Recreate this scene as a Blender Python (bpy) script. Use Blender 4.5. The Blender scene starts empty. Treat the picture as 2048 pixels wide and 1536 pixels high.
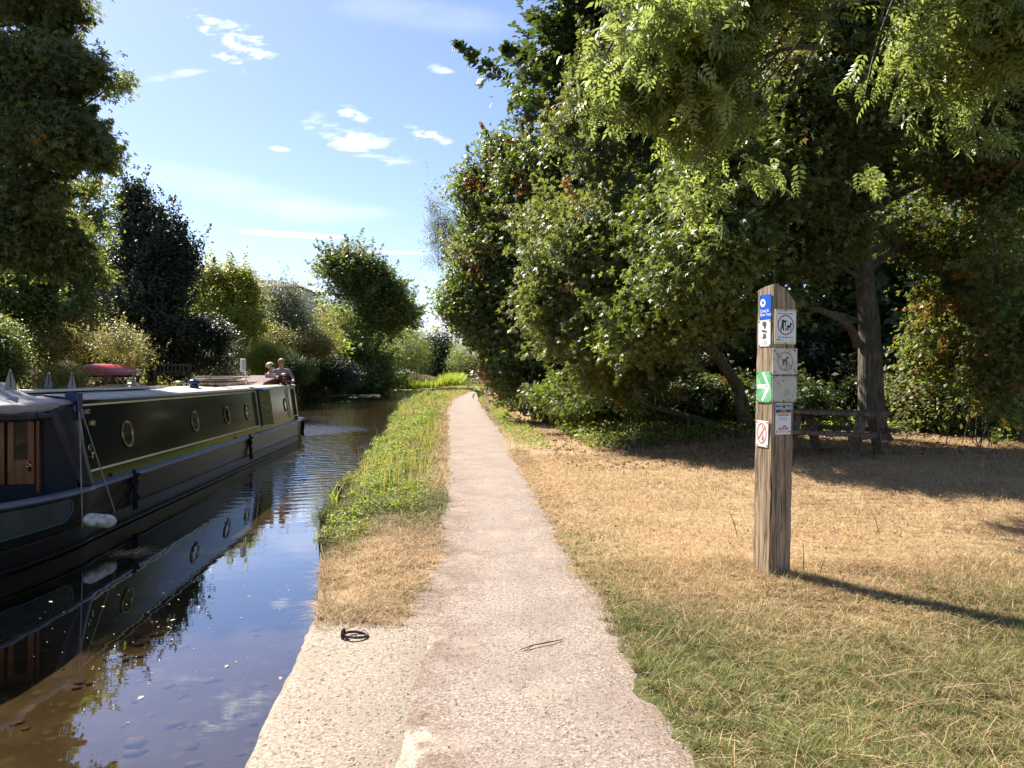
import bpy, math, random
import numpy as np
from mathutils import Vector, Matrix, Euler
R_ = math.radians
sc = bpy.context.scene
rng = np.random.default_rng(7)
random.seed(7)

# ------------------------------------------------------------------ camera, sky, sun, exposure
F = 1480.0; HY = 752.0                      # focal length and horizon row, in pixels of a 2048-wide frame
cam_d = bpy.data.cameras.new('camera'); cam = bpy.data.objects.new('camera', cam_d)
sc.collection.objects.link(cam); sc.camera = cam
cam.location = (0, 0, 1.6); cam.rotation_euler = (R_(90), 0, 0)
cam_d.sensor_width = 36; cam_d.lens = F/2048*36; cam_d.shift_y = -(768-HY)/2048
cam_d.clip_start = 0.05; cam_d.clip_end = 3000

SUN_AZ = math.atan2(-0.69, 0.72)            # sun stands front-left
SUN_EL = R_(45)
sun_dir = Vector((math.sin(SUN_AZ)*math.cos(SUN_EL), math.cos(SUN_AZ)*math.cos(SUN_EL), math.sin(SUN_EL)))
sd = bpy.data.lights.new('sun', 'SUN'); sd.energy = 5.0; sd.angle = R_(0.53); sd.color = (1, 0.94, 0.84)
so = bpy.data.objects.new('sun', sd); sc.collection.objects.link(so)
so.rotation_euler = (-sun_dir).to_track_quat('-Z', 'Y').to_euler()

world = bpy.data.worlds.new('World'); sc.world = world; world.use_nodes = True
wn = world.node_tree.nodes; wl = world.node_tree.links
for n in list(wn): wn.remove(n)
def wnode(t, **k):
    n = wn.new(t)
    for a, b in k.items(): setattr(n, a, b)
    return n
def wmath(op, a, b=None, c=None):
    n = wnode('ShaderNodeMath', operation=op)
    for i, v in enumerate((a, b, c)):
        if v is None: continue
        if isinstance(v, (int, float)): n.inputs[i].default_value = v
        else: wl.new(v, n.inputs[i])
    return n.outputs[0]
sky = wnode('ShaderNodeTexSky', sky_type='NISHITA', sun_disc=False)
sky.sun_elevation = SUN_EL; sky.sun_rotation = SUN_AZ
sky.altitude = 50; sky.air_density = 1.0; sky.dust_density = 0.4; sky.ozone_density = 2.0
tc = wnode('ShaderNodeTexCoord')
sep = wnode('ShaderNodeSeparateXYZ'); wl.new(tc.outputs['Generated'], sep.inputs[0])
ypos = wmath('MAXIMUM', sep.outputs['Y'], 0.05)
u = wmath('DIVIDE', sep.outputs['X'], ypos); v = wmath('DIVIDE', sep.outputs['Z'], ypos)
comb = wnode('ShaderNodeCombineXYZ'); wl.new(u, comb.inputs[0]); wl.new(v, comb.inputs[1])
ahead = wmath('GREATER_THAN', sep.outputs['Y'], 0.06)
def cloud(px, py, rx, ry, ang, scale, lo, hi, stretch, strength, detail=6):
    m = wnode('ShaderNodeMapping', vector_type='TEXTURE')
    m.inputs['Location'].default_value = ((px-1024)/F, (HY-py)/F, 0)
    m.inputs['Rotation'].default_value = (0, 0, R_(ang)); m.inputs['Scale'].default_value = (rx/F, ry/F, 1)
    wl.new(comb.outputs[0], m.inputs['Vector'])
    ln = wnode('ShaderNodeVectorMath', operation='LENGTH'); wl.new(m.outputs[0], ln.inputs[0])
    mr = wnode('ShaderNodeMapRange', interpolation_type='SMOOTHSTEP'); wl.new(ln.outputs['Value'], mr.inputs['Value'])
    mr.inputs['From Min'].default_value = 1.0; mr.inputs['From Max'].default_value = 0.15
    m2 = wnode('ShaderNodeMapping'); m2.inputs['Rotation'].default_value = (0, 0, R_(-ang))
    m2.inputs['Scale'].default_value = (scale/stretch, scale, 1); m2.inputs['Location'].default_value = (px*.37, py*.11, 0)
    wl.new(comb.outputs[0], m2.inputs['Vector'])
    nz = wnode('ShaderNodeTexNoise'); nz.inputs['Scale'].default_value = 1; nz.inputs['Detail'].default_value = detail
    nz.inputs['Roughness'].default_value = 0.62; nz.inputs['Distortion'].default_value = 0.3
    wl.new(m2.outputs[0], nz.inputs['Vector'])
    a = wmath('MULTIPLY', mr.outputs[0], hi-lo)
    b = wmath('ADD', nz.outputs[0], a)
    r2 = wnode('ShaderNodeMapRange', interpolation_type='SMOOTHSTEP'); wl.new(b, r2.inputs['Value'])
    r2.inputs['From Min'].default_value = hi; r2.inputs['From Max'].default_value = hi+0.34
    g = wmath('MULTIPLY', r2.outputs[0], mr.outputs[0])
    return wmath('MULTIPLY', g, strength)
cl = [cloud(465, 75, 165, 52, -25, 95, .38, .62, 2.6, .85),
      cloud(455, 118, 85, 24, -25, 110, .40, .62, 2.4, .6),
      cloud(715, 283, 170, 50, -20, 60, .34, .58, 4.0, .85),
      cloud(705, 228, 65, 22, -18, 80, .36, .60, 3.0, .8),
      cloud(858, 272, 80, 28, -15, 95, .38, .60, 2.6, .8),
      cloud(880, 140, 60, 22, -8, 60, .3, .66, 3.0, .5),
      cloud(560, 298, 45, 12, -6, 40, .22, .62, 3.0, .45),
      cloud(640, 425, 300, 45, -4, 22, .22, .60, 4.0, .13),
      cloud(600, 470, 175, 9, -3, 30, .2, .52, 5.0, .75),
      cloud(790, 505, 90, 5, -1, 30, .2, .52, 5.0, .5),
      cloud(380, 360, 420, 70, -10, 12, .22, .60, 4.0, .10),
      cloud(860, 30, 320, 70, -5, 8, .22, .58, 3.0, .10),
      cloud(317, 378, 34, 4, 82, 30, .2, .5, 4.0, .35),
      cloud(810, 660, 500, 120, 0, 6, .22, .55, 4.0, .10),
      cloud(350, 150, 130, 20, 12, 60, .34, .70, 3.0, .25)]
tot = cl[0]
for c in cl[1:]: tot = wmath('ADD', tot, c)
tot = wmath('MULTIPLY', wmath('MINIMUM', tot, 1.0), ahead)
mixc = wnode('ShaderNodeMix', data_type='RGBA'); wl.new(tot, mixc.inputs['Factor'])
skt = wnode('ShaderNodeMix', data_type='RGBA', blend_type='MULTIPLY'); skt.inputs['Factor'].default_value = 1.0
wl.new(sky.outputs[0], skt.inputs['A']); skt.inputs['B'].default_value = (.98, .945, 1.07, 1)
wl.new(skt.outputs['Result'], mixc.inputs['A']); mixc.inputs['B'].default_value = (12.5, 12.5, 12.5, 1)
bg = wnode('ShaderNodeBackground'); bg.inputs['Strength'].default_value = 0.066
wl.new(mixc.outputs['Result'], bg.inputs['Color'])
wo = wnode('ShaderNodeOutputWorld'); wl.new(bg.outputs[0], wo.inputs[0])

sc.view_settings.view_transform = 'Standard'; sc.view_settings.look = 'None'
sc.view_settings.gamma = 1; sc.view_settings.exposure = 1.45
sc.cycles.max_bounces = 8; sc.cycles.diffuse_bounces = 4; sc.cycles.glossy_bounces = 3
sc.cycles.transmission_bounces = 3; sc.cycles.transparent_max_bounces = 10
sc.cycles.sample_clamp_indirect = 4.0; sc.cycles.caustics_reflective = False; sc.cycles.caustics_refractive = False

# ------------------------------------------------------------------ material helpers
class NT:
    def __init__(s, name):
        s.m = bpy.data.materials.new(name); s.m.use_nodes = True
        s.t = s.m.node_tree; s.n = s.t.nodes; s.l = s.t.links
        s.b = s.n['Principled BSDF']; s.out = s.n['Material Output']
        s.tc = s.n.new('ShaderNodeTexCoord')
    def nd(s, t, **k):
        n = s.n.new(t)
        for a, b in k.items(): setattr(n, a, b)
        return n
    def put(s, sock, v):
        if hasattr(v, 'is_linked') or isinstance(v, bpy.types.NodeSocket): s.l.new(v, sock)
        else: sock.default_value = v
    def coord(s, scale=(1, 1, 1), kind='Object', rot=(0, 0, 0)):
        m = s.nd('ShaderNodeMapping'); m.inputs['Scale'].default_value = scale; m.inputs['Rotation'].default_value = rot
        s.l.new(s.tc.outputs[kind], m.inputs['Vector']); return m.outputs[0]
    def noise(s, scale, detail=4, vec=None, rough=.55, dist=0):
        n = s.nd('ShaderNodeTexNoise'); n.inputs['Scale'].default_value = scale; n.inputs['Detail'].default_value = detail
        n.inputs['Roughness'].default_value = rough; n.inputs['Distortion'].default_value = dist
        s.l.new(vec if vec is not None else s.tc.outputs['Object'], n.inputs['Vector']); return n.outputs[0]
    def voro(s, scale, feature='F1', vec=None, out='Distance'):
        n = s.nd('ShaderNodeTexVoronoi', feature=feature); n.inputs['Scale'].default_value = scale
        s.l.new(vec if vec is not None else s.tc.outputs['Object'], n.inputs['Vector']); return n.outputs[out]
    def rng(s, v, a, b, c=0, d=1, smooth=True):
        n = s.nd('ShaderNodeMapRange', interpolation_type='SMOOTHSTEP' if smooth else 'LINEAR'); s.l.new(v, n.inputs['Value'])
        for k, x in zip(('From Min', 'From Max', 'To Min', 'To Max'), (a, b, c, d)): n.inputs[k].default_value = x
        return n.outputs[0]
    def mix(s, f, a, b, mode='MIX'):
        n = s.nd('ShaderNodeMix', data_type='RGBA', blend_type=mode)
        s.put(n.inputs['Factor'], f)
        for k, x in (('A', a), ('B', b)):
            if isinstance(x, tuple): x = (*x, 1) if len(x) == 3 else x
            s.put(n.inputs[k], x)
        return n.outputs['Result']
    def math(s, op, a, b=0.0):
        n = s.nd('ShaderNodeMath', operation=op); s.put(n.inputs[0], a); s.put(n.inputs[1], b); return n.outputs[0]
    def bump(s, h, strength=.5, dist=.01, to=None):
        n = s.nd('ShaderNodeBump'); n.inputs['Strength'].default_value = strength; n.inputs['Distance'].default_value = dist
        s.l.new(h, n.inputs['Height']); s.l.new(n.outputs[0], (to or s.b).inputs['Normal']); return n.outputs[0]
    def set(s, **k):
        for a, v in k.items():
            nm = {'color': 'Base Color', 'rough': 'Roughness', 'metal': 'Metallic', 'spec': 'Specular IOR Level', 'coat': 'Coat Weight'}[a]
            if isinstance(v, tuple) and len(v) == 3: v = (*v, 1)
            s.put(s.b.inputs[nm], v)
        return s
def simple(name, col, rough=.6, metal=0, spec=.5, var=.25, scale=8, coat=0, bump=0, bscale=60):
    t = NT(name); n = t.noise(scale, 5)
    dark = tuple(c*(1-var) for c in col); lite = tuple(min(1, c*(1+var*.6)) for c in col)
    t.set(color=t.mix(t.rng(n, .3, .7), dark, lite), rough=rough, metal=metal, spec=spec, coat=coat)
    if bump: t.bump(t.noise(bscale, 4), bump, .01)
    return t.m
M = {}
def leafmat(name, dark, lite, brown=(.30, .12, .03), trans=(.35, .45, .05), tw=.35, rough=.48, spec=.5):
    t = NT(name)
    a = t.nd('ShaderNodeAttribute', attribute_name='tint')
    s = t.nd('ShaderNodeSeparateColor'); t.l.new(a.outputs['Color'], s.inputs[0])
    c = t.mix(s.outputs[0], dark, lite); c = t.mix(s.outputs[1], c, brown)
    t.set(color=c, rough=rough, spec=spec)
    tr = t.nd('ShaderNodeBsdfTranslucent')
    ct = t.mix(s.outputs[1], t.mix(s.outputs[0], tuple(x*.55 for x in trans), trans), tuple(x*1.3 for x in brown))
    t.l.new(ct, tr.inputs[0])
    mx = t.nd('ShaderNodeMixShader'); mx.inputs[0].default_value = tw
    t.l.new(t.b.outputs[0], mx.inputs[1]); t.l.new(tr.outputs[0], mx.inputs[2]); t.l.new(mx.outputs[0], t.out.inputs[0])
    return t.m
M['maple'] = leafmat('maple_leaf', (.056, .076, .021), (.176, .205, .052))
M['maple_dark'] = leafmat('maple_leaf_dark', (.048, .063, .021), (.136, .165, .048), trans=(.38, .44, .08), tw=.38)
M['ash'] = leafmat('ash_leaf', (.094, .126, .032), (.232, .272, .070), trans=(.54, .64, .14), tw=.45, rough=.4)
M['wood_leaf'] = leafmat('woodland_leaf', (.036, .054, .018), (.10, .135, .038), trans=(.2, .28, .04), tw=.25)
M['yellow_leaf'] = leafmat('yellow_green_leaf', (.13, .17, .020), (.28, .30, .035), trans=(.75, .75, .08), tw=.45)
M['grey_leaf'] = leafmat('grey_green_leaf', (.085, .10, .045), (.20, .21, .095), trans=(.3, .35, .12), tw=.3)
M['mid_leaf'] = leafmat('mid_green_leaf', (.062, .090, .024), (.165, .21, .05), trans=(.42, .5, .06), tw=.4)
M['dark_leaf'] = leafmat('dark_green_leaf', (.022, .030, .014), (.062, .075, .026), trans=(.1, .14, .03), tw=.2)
M['gold_leaf'] = leafmat('gold_shrub_leaf', (.14, .155, .035), (.38, .35, .09), brown=(.38, .20, .06), trans=(.6, .55, .1), tw=.35)
M['weed_leaf'] = leafmat('weed_leaf', (.06, .10, .015), (.20, .27, .03), brown=(.35, .2, .07), trans=(.5, .65, .06), tw=.4, rough=.6, spec=.3)
M['reed'] = leafmat('reed_leaf', (.14, .20, .02), (.32, .38, .05), brown=(.4, .3, .1), trans=(.7, .8, .08), tw=.4)
def grassmat(name, green, straw):
    t = NT(name)
    a = t.nd('ShaderNodeAttribute', attribute_name='tint'); s = t.nd('ShaderNodeSeparateColor'); t.l.new(a.outputs['Color'], s.inputs[0])
    c = t.mix(s.outputs[1], green, straw)
    c = t.mix(t.rng(s.outputs[0], 0, 1, .0, .75), c, (.03, .03, .01), 'MIX') if False else t.mix(1.0, c, t.mix(s.outputs[0], (.38, .33, .28), (1.3, 1.27, 1.22)), 'MULTIPLY')
    t.set(color=c, rough=.55, spec=.35)
    tr = t.nd('ShaderNodeBsdfTranslucent'); t.l.new(c, tr.inputs[0])
    mx = t.nd('ShaderNodeMixShader'); mx.inputs[0].default_value = .3
    t.l.new(t.b.outputs[0], mx.inputs[1]); t.l.new(tr.outputs[0], mx.inputs[2]); t.l.new(mx.outputs[0], t.out.inputs[0])
    return t.m
M['grass'] = grassmat('grass_blade', (.18, .255, .05), (.64, .455, .265))
def bark(name, c1, c2, sc_=1):
    t = NT(name); v = t.coord((14*sc_, 14*sc_, 2.2*sc_))
    n = t.noise(1.2, 8, v, .65, .6); n2 = t.noise(2.5, 4)
    t.set(color=t.mix(t.rng(n2, .45, .7), t.mix(t.rng(n, .35, .65), c1, c2), (.06, .07, .03)), rough=.85)
    t.bump(n, .9, .04); return t.m
M['bark'] = bark('bark', (.045, .035, .025), (.17, .14, .105))
M['bark_dark'] = bark('bark_dark', (.03, .024, .018), (.09, .07, .05))

# ------------------------------------------------------------------ object helpers
col = sc.collection
def tag(o, label=None, cat=None, group=None, kind=None):
    if label: o['label'] = label
    if cat: o['category'] = cat
    if group: o['group'] = group
    if kind: o['kind'] = kind
    return o
def empty(name, loc=(0, 0, 0), rz=0, **k):
    o = bpy.data.objects.new(name, None); col.objects.link(o); o.location = loc; o.rotation_euler = (0, 0, rz)
    o.empty_display_size = .1; return tag(o, **k)
def link(name, me, parent=None, mat=None):
    o = bpy.data.objects.new(name, me); col.objects.link(o)
    if parent: o.parent = parent
    if mat: me.materials.append(mat)
    return o
def np_mesh(name, V, Fc, tint=None, smooth=False):
    """V (n,3); Fc (m,k) same-size faces; tint (n,3)."""
    me = bpy.data.meshes.new(name); m, k = Fc.shape
    me.vertices.add(len(V)); me.vertices.foreach_set('co', V.astype(np.float32).ravel())
    me.loops.add(m*k); me.loops.foreach_set('vertex_index', Fc.astype(np.int32).ravel())
    me.polygons.add(m); me.polygons.foreach_set('loop_start', (np.arange(m)*k).astype(np.int32))
    if tint is not None:
        at = me.attributes.new('tint', 'FLOAT_COLOR', 'POINT')
        at.data.foreach_set('color', np.c_[tint, np.ones(len(V))].astype(np.float32).ravel())
    me.update(calc_edges=True)
    if smooth: me.polygons.foreach_set('use_smooth', np.ones(m, bool))
    return me
class MB:
    def __init__(s): s.v = []; s.f = []
    def add(s, V, Fc):
        o = len(s.v); s.v += [tuple(map(float, p)) for p in V]; s.f += [tuple(i+o for i in f) for f in Fc]; return s
    def box(s, x0, x1, y0, y1, z0, z1, mtx=None):
        V = [(x, y, z) for z in (z0, z1) for y in (y0, y1) for x in (x0, x1)]
        if mtx: V = [tuple(mtx @ Vector(p)) for p in V]
        return s.add(V, [(0, 2, 3, 1), (4, 5, 7, 6), (0, 1, 5, 4), (2, 6, 7, 3), (0, 4, 6, 2), (1, 3, 7, 5)])
    def bar(s, a, b, w, h=None, up=(0, 0, 1)):
        a, b = Vector(a), Vector(b); h = h or w; d = (b-a).normalized(); u_ = Vector(up)
        if abs(d.dot(u_)) > .98: u_ = Vector((1, 0, 0))
        r = d.cross(u_).normalized()*w/2; t = r.cross(d).normalized()*h/2
        V = [a-r-t, a+r-t, a+r+t, a-r+t, b-r-t, b+r-t, b+r+t, b-r+t]
        return s.add(V, [(3, 2, 1, 0), (4, 5, 6, 7), (0, 1, 5, 4), (1, 2, 6, 5), (2, 3, 7, 6), (3, 0, 4, 7)])
    def tube(s, pts, rad, n=8, cap=True):
        pts = [Vector(p) for p in pts]; rad = rad if hasattr(rad, '__len__') else [rad]*len(pts)
        rings = []; u_ = None
        for i, p in enumerate(pts):
            d = (pts[min(i+1, len(pts)-1)]-pts[max(i-1, 0)]).normalized()
            if u_ is None: u_ = d.orthogonal().normalized()
            u_ = (u_-d*u_.dot(d)).normalized(); w = d.cross(u_)
            rings.append([p+(u_*math.cos(2*math.pi*j/n)+w*math.sin(2*math.pi*j/n))*rad[i] for j in range(n)])
        V = [q for r in rings for q in r]; Fc = []
        for i in range(len(pts)-1):
            for j in range(n): Fc.append((i*n+j, i*n+(j+1) % n, (i+1)*n+(j+1) % n, (i+1)*n+j))
        if cap: Fc.append(tuple(range(n-1, -1, -1))); Fc.append(tuple(range((len(pts)-1)*n, len(pts)*n)))
        return s.add(V, Fc)
    def lathe(s, prof, n=20, c=(0, 0, 0), mtx=None):
        V = []; Fc = []
        for r, z in prof:
            for j in range(n):
                p = Vector((r*math.cos(2*math.pi*j/n), r*math.sin(2*math.pi*j/n), z))
                if mtx: p = mtx @ p
                V.append(p+Vector(c))
        for i in range(len(prof)-1):
            for j in range(n): Fc.append((i*n+j, i*n+(j+1) % n, (i+1)*n+(j+1) % n, (i+1)*n+j))
        return s.add(V, Fc)
    def loft(s, rings, close=True, caps=True):
        n = len(rings[0]); V = [q for r in rings for q in r]; Fc = []
        for i in range(len(rings)-1):
            for j in range(n if close else n-1): Fc.append((i*n+j, i*n+(j+1) % n, (i+1)*n+(j+1) % n, (i+1)*n+j))
        if caps and close: Fc.append(tuple(range(n-1, -1, -1))); Fc.append(tuple(range((len(rings)-1)*n, len(rings)*n)))
        return s.add(V, Fc)
    def build(s, name, mat, parent=None, smooth=False, bevel=0, **k):
        me = bpy.data.meshes.new(name); me.from_pydata(s.v, [], s.f); me.update()
        if smooth:
            me.polygons.foreach_set('use_smooth', np.ones(len(me.polygons), bool))
        o = link(name, me, parent, mat)
        if bevel:
            b = o.modifiers.new('bevel', 'BEVEL'); b.width = bevel; b.segments = 2; b.limit_method = 'ANGLE'
        if smooth and smooth != True:
            pass
        return tag(o, **k)
def auto_smooth(o, ang=40):
    me = o.data; me.polygons.foreach_set('use_smooth', np.ones(len(me.polygons), bool)); me.update()
    try: me.set_sharp_from_angle(angle=R_(ang))
    except Exception: pass
    return o
def W(px, py, D):
    """World point seen at a photo pixel at forward distance D from where the photographer stood."""
    return ((px-1024)/F*D, D, 1.6-(py-HY)/F*D)
def norm(a): return a/np.maximum(np.linalg.norm(a, axis=-1, keepdims=True), 1e-9)

# ------------------------------------------------------------------ the land
RB = np.array([(-30, -.4), (-3, -.72), (3.04, -1.07), (4.9, -1.28), (6.3, -1.62), (9.2, -2.22), (13.3, -2.7), (20, -3.5), (28, -4.4), (41, -6.0), (70, -8.2), (103, -9.4), (150, -11), (170, -11.2), (900, -11.2)], float)
LB = np.array([(-30, -8), (0, -10.4), (10, -11.4), (30, -13.3), (48, -16.5), (66, -20), (105, -20.5), (122, -24), (146, -27), (150, -13), (160, -11.3), (900, -11.3)], float)
PL = np.array([(-30, -.2), (4.6, -.78), (6.6, -.72), (8, -.86), (9.5, -.92), (11.4, -1.05), (16, -1.45), (21.9, -1.98), (30, -2.7), (49, -3.9), (75, -4.3), (103, -4.1), (140, -2), (900, 4)], float)
PR = np.array([(-30, .95), (0, .92), (3.02, .82), (4.4, .72), (5.3, .68), (6.6, .56), (9.5, .42), (11.4, .31), (16, .02), (21.9, -.36), (30, -.95), (49, -2.2), (75, -2.8), (103, -2.6), (140, -.5), (900, 6)], float)
Rb = lambda y: np.interp(y, RB[:, 0], RB[:, 1])+(.10*np.sin(np.asarray(y)*1.9+1)+.06*np.sin(np.asarray(y)*4.7)+.035*np.sin(np.asarray(y)*11.3))*np.clip((np.asarray(y)-5.2)/1.5, 0, 1)*np.clip((149-np.asarray(y))/5, 0, 1); Lb = lambda y: np.interp(y, LB[:, 0], LB[:, 1])
Pl = lambda y: np.interp(y, PL[:, 0], PL[:, 1]); Pr = lambda y: np.interp(y, PR[:, 0], PR[:, 1])
def sst(a, b, x):
    t = np.clip((x-a)/(b-a), 0, 1); return t*t*(3-2*t)
_g = rng.uniform(0, 6.28, 40)
def wob(x, y, s=1.0):
    x = x*s; y = y*s
    return (np.sin(x*1.3+_g[0]+np.sin(y*.9+_g[1]))+np.sin(y*1.7+_g[2]+np.sin(x*1.1+_g[3]))*.8+np.sin(x*3.1+y*2.3+_g[4])*.4+np.sin(y*4.3-x*2.9+_g[5])*.35+np.sin(x*7.3+y*1.1+_g[6])*.2)/2.75
WATER = -0.4
def ground_z(x, y):
    x = np.asarray(x, float); y = np.asarray(y, float)
    rb, lb, pr = Rb(y), Lb(y), Pr(y)
    right = -.10*(1-sst(0, .6, x-rb))*sst(4.9, 5.6, y)
    right = right+.26*sst(1.5, 5, x-pr)*sst(6, 12, y)+.5*sst(3, 9, x-pr)*sst(13, 22, y)+3.0*sst(6, 26, x-pr)*sst(20, 48, y)
    right = right+.022*wob(x, y, 1.6)*sst(.25, 1.2, x-pr)+.02*wob(x, y, 2.5)*sst(0, .3, Pl(y)-x)*sst(4.9, 5.5, y)
    hill = 3.6*sst(0, 8.5, lb-x)*(1-.62*sst(34, 60, y))+2.0*sst(8, 30, lb-x)*(1-.6*sst(40, 80, y))
    left = -.15+.75*sst(0, 1.6, lb-x)+hill+.08*wob(x, y, .7)
    bed = -.95+.05*wob(x, y, 1.2)
    bed = bed+.15*(1-sst(1.0, 5.0, rb-x))
    z = np.where(x >= rb, right, np.where(x <= lb, left, bed))
    return z
ys = np.concatenate([np.arange(-4, 14, .12), np.arange(14, 30, .4), np.arange(30, 80, 1.5), np.arange(80, 200, 4), np.arange(200, 900, 60)])
rows = []
for y in ys:
    lb, rb, pl, pr = Lb(y), Rb(y), Pl(y), Pr(y)
    xs = np.concatenate([[-500, -250, -120, -80], lb-np.array([45, 35, 28, 22, 18, 15, 12, 10, 8, 6.5, 5, 4, 3, 2, 1.4, .9, .5, .2, .001]),
                         lb+(rb-lb)*np.linspace(.004, .5, 10), rb-(rb-lb)*np.linspace(.5, .02, 22)[1:], [rb-.05], [rb], [rb+.12, rb+.3],
                         np.linspace(rb+.5, pl, 8), np.linspace(pl, pr, 7)[1:], pr+np.array([.15, .3, .5, .7, .9, 1.2, 1.5, 1.8, 2.2, 2.6, 3, 3.5, 4, 4.5, 5, 6, 7, 8, 10, 12, 15, 19, 24, 30, 40, 60]), [120, 250, 500]])
    rows.append(np.c_[np.sort(xs), np.full(len(xs), y)])
G = np.array(rows); nr, nc = G.shape[:2]
P = G.reshape(-1, 2); Z = ground_z(P[:, 0], P[:, 1])
Vg = np.c_[P, Z]
idx = np.arange(nr*nc).reshape(nr, nc)
Fg = np.stack([idx[:-1, :-1], idx[:-1, 1:], idx[1:, 1:], idx[1:, :-1]], -1).reshape(-1, 4)
def green_mask(x, y):
    """0 = parched, 1 = green"""
    pr, pl, rb = Pr(y), Pl(y), Rb(y)
    w = wob(x, y, 1.1)
    gr = .95*(1-sst(3.5, 6.4, y+.35*w-.25*(x-1.5)))+.5*(1-sst(0, .7, x-pr+.15*w))*(1-sst(6.5, 9, y))+.3*sst(.3, .8, w)*(1-sst(6, 9, y))
    gr = gr+.55*(1-sst(0, .9, x-pr))*sst(17, 22, y)
    gl = sst(7.2, 9.0, y+1.3*w-(x-pl)*.3)*(.95-.45*sst(24, 45, y))+.25*sst(.2, .8, w)
    gl = gl*(1-.75*sst(-.42, -.05, x-pl+.12*w)*sst(9.5, 11, y))-.35*sst(.1, .6, wob(x, y, .55))*sst(15, 22, y)
    return np.clip(np.where(x > (pl+pr)/2, gr, gl)+sst(95, 120, y), 0, 1)
tn = np.zeros((len(Vg), 3))
tn[:, 0] = np.where((P[:, 0] < Rb(P[:, 1])-.001) & (P[:, 0] > Lb(P[:, 1])), 1, 0)      # canal bed
tn[:, 1] = green_mask(P[:, 0], P[:, 1])
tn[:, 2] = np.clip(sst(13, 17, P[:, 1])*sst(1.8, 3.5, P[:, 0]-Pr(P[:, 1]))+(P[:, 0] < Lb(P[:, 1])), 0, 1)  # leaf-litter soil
me = np_mesh('ground', Vg, Fg, tn, True)
t = NT('ground_soil'); a = t.nd('ShaderNodeAttribute', attribute_name='tint'); s = t.nd('ShaderNodeSeparateColor'); t.l.new(a.outputs['Color'], s.inputs[0])
n1 = t.noise(22, 8, None, .7); n2 = t.noise(3, 5)
nst = t.noise(1, 8, t.coord((90, 25, 30), rot=(0, 0, .6)), .7, 1.5)
straw = t.mix(t.rng(nst, .35, .65), (.20, .13, .065), (.52, .375, .215)); straw = t.mix(t.rng(t.noise(.7, 5, None, .65), .5, .68, 0, .7), straw, (.19, .13, .075)); straw = t.mix(t.rng(n2, .4, .65), straw, (.34, .235, .12))
green = t.mix(t.rng(n1, .35, .65), (.06, .06, .02), (.13, .13, .045))
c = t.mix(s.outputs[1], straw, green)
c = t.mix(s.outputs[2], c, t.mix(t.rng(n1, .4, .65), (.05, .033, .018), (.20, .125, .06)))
bedc = t.mix(t.rng(t.noise(2.2, 5), .35, .7), (.125, .09, .055), (.20, .15, .095))
vs = t.voro(5.5); bedc = t.mix(t.rng(vs, .18, .30), (.215, .165, .11), bedc)
c = t.mix(s.outputs[0], c, bedc)
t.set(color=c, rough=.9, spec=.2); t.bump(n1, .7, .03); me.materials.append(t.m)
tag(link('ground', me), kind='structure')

# stones on the canal bed
def pebble_mesh(name, pts, sizes, flat=.5):
    ico = np.array([(0, 0, 1), (.89, 0, .45), (.28, .85, .45), (-.72, .53, .45), (-.72, -.53, .45), (.28, -.85, .45), (.72, .53, -.45), (-.28, .85, -.45), (-.89, 0, -.45), (-.28, -.85, -.45), (.72, -.53, -.45), (0, 0, -1)])
    fi = np.array([(0, 1, 2), (0, 2, 3), (0, 3, 4), (0, 4, 5), (0, 5, 1), (1, 6, 2), (2, 7, 3), (3, 8, 4), (4, 9, 5), (5, 10, 1), (6, 7, 2), (7, 8, 3), (8, 9, 4), (9, 10, 5), (10, 6, 1), (11, 7, 6), (11, 8, 7), (11, 9, 8), (11, 10, 9), (11, 6, 10)])
    n = len(pts); V = ico[None]*rng.uniform(.7, 1.2, (n, 12, 1))
    V = V*sizes[:, None, None]*np.stack([rng.uniform(.8, 1.3, n), rng.uniform(.6, 1, n), np.full(n, flat)], -1)[:, None]
    a_ = rng.uniform(0, 6.28, n); c_, s_ = np.cos(a_), np.sin(a_)
    V = np.stack([V[..., 0]*c_[:, None]-V[..., 1]*s_[:, None], V[..., 0]*s_[:, None]+V[..., 1]*c_[:, None], V[..., 2]], -1)+pts[:, None]
    Fc = (fi[None]+12*np.arange(n)[:, None, None]).reshape(-1, 3)
    tt = np.repeat(rng.uniform(0, 1, (n, 3)), 12, 0)
    return np_mesh(name, V.reshape(-1, 3), Fc, tt, True)
def tintmat(name, c1, c2, rough=.85):
    t = NT(name); a = t.nd('ShaderNodeAttribute', attribute_name='tint'); s = t.nd('ShaderNodeSeparateColor'); t.l.new(a.outputs['Color'], s.inputs[0])
    t.set(color=t.mix(s.outputs[0], c1, c2), rough=rough); return t.m
n = 520; yy = rng.uniform(1.5, 11, n); xx = Rb(yy)-rng.uniform(.1, 5.5, n)
tag(link('bed_stones', pebble_mesh('bed_stones', np.c_[xx, yy, ground_z(xx, yy)-.004], rng.uniform(.02, .10, n), .3), None, tintmat('bed_stone', (.10, .065, .032), (.22, .155, .085))), 'brown stones lying on the canal bed seen through clear water', kind='stuff')

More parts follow.
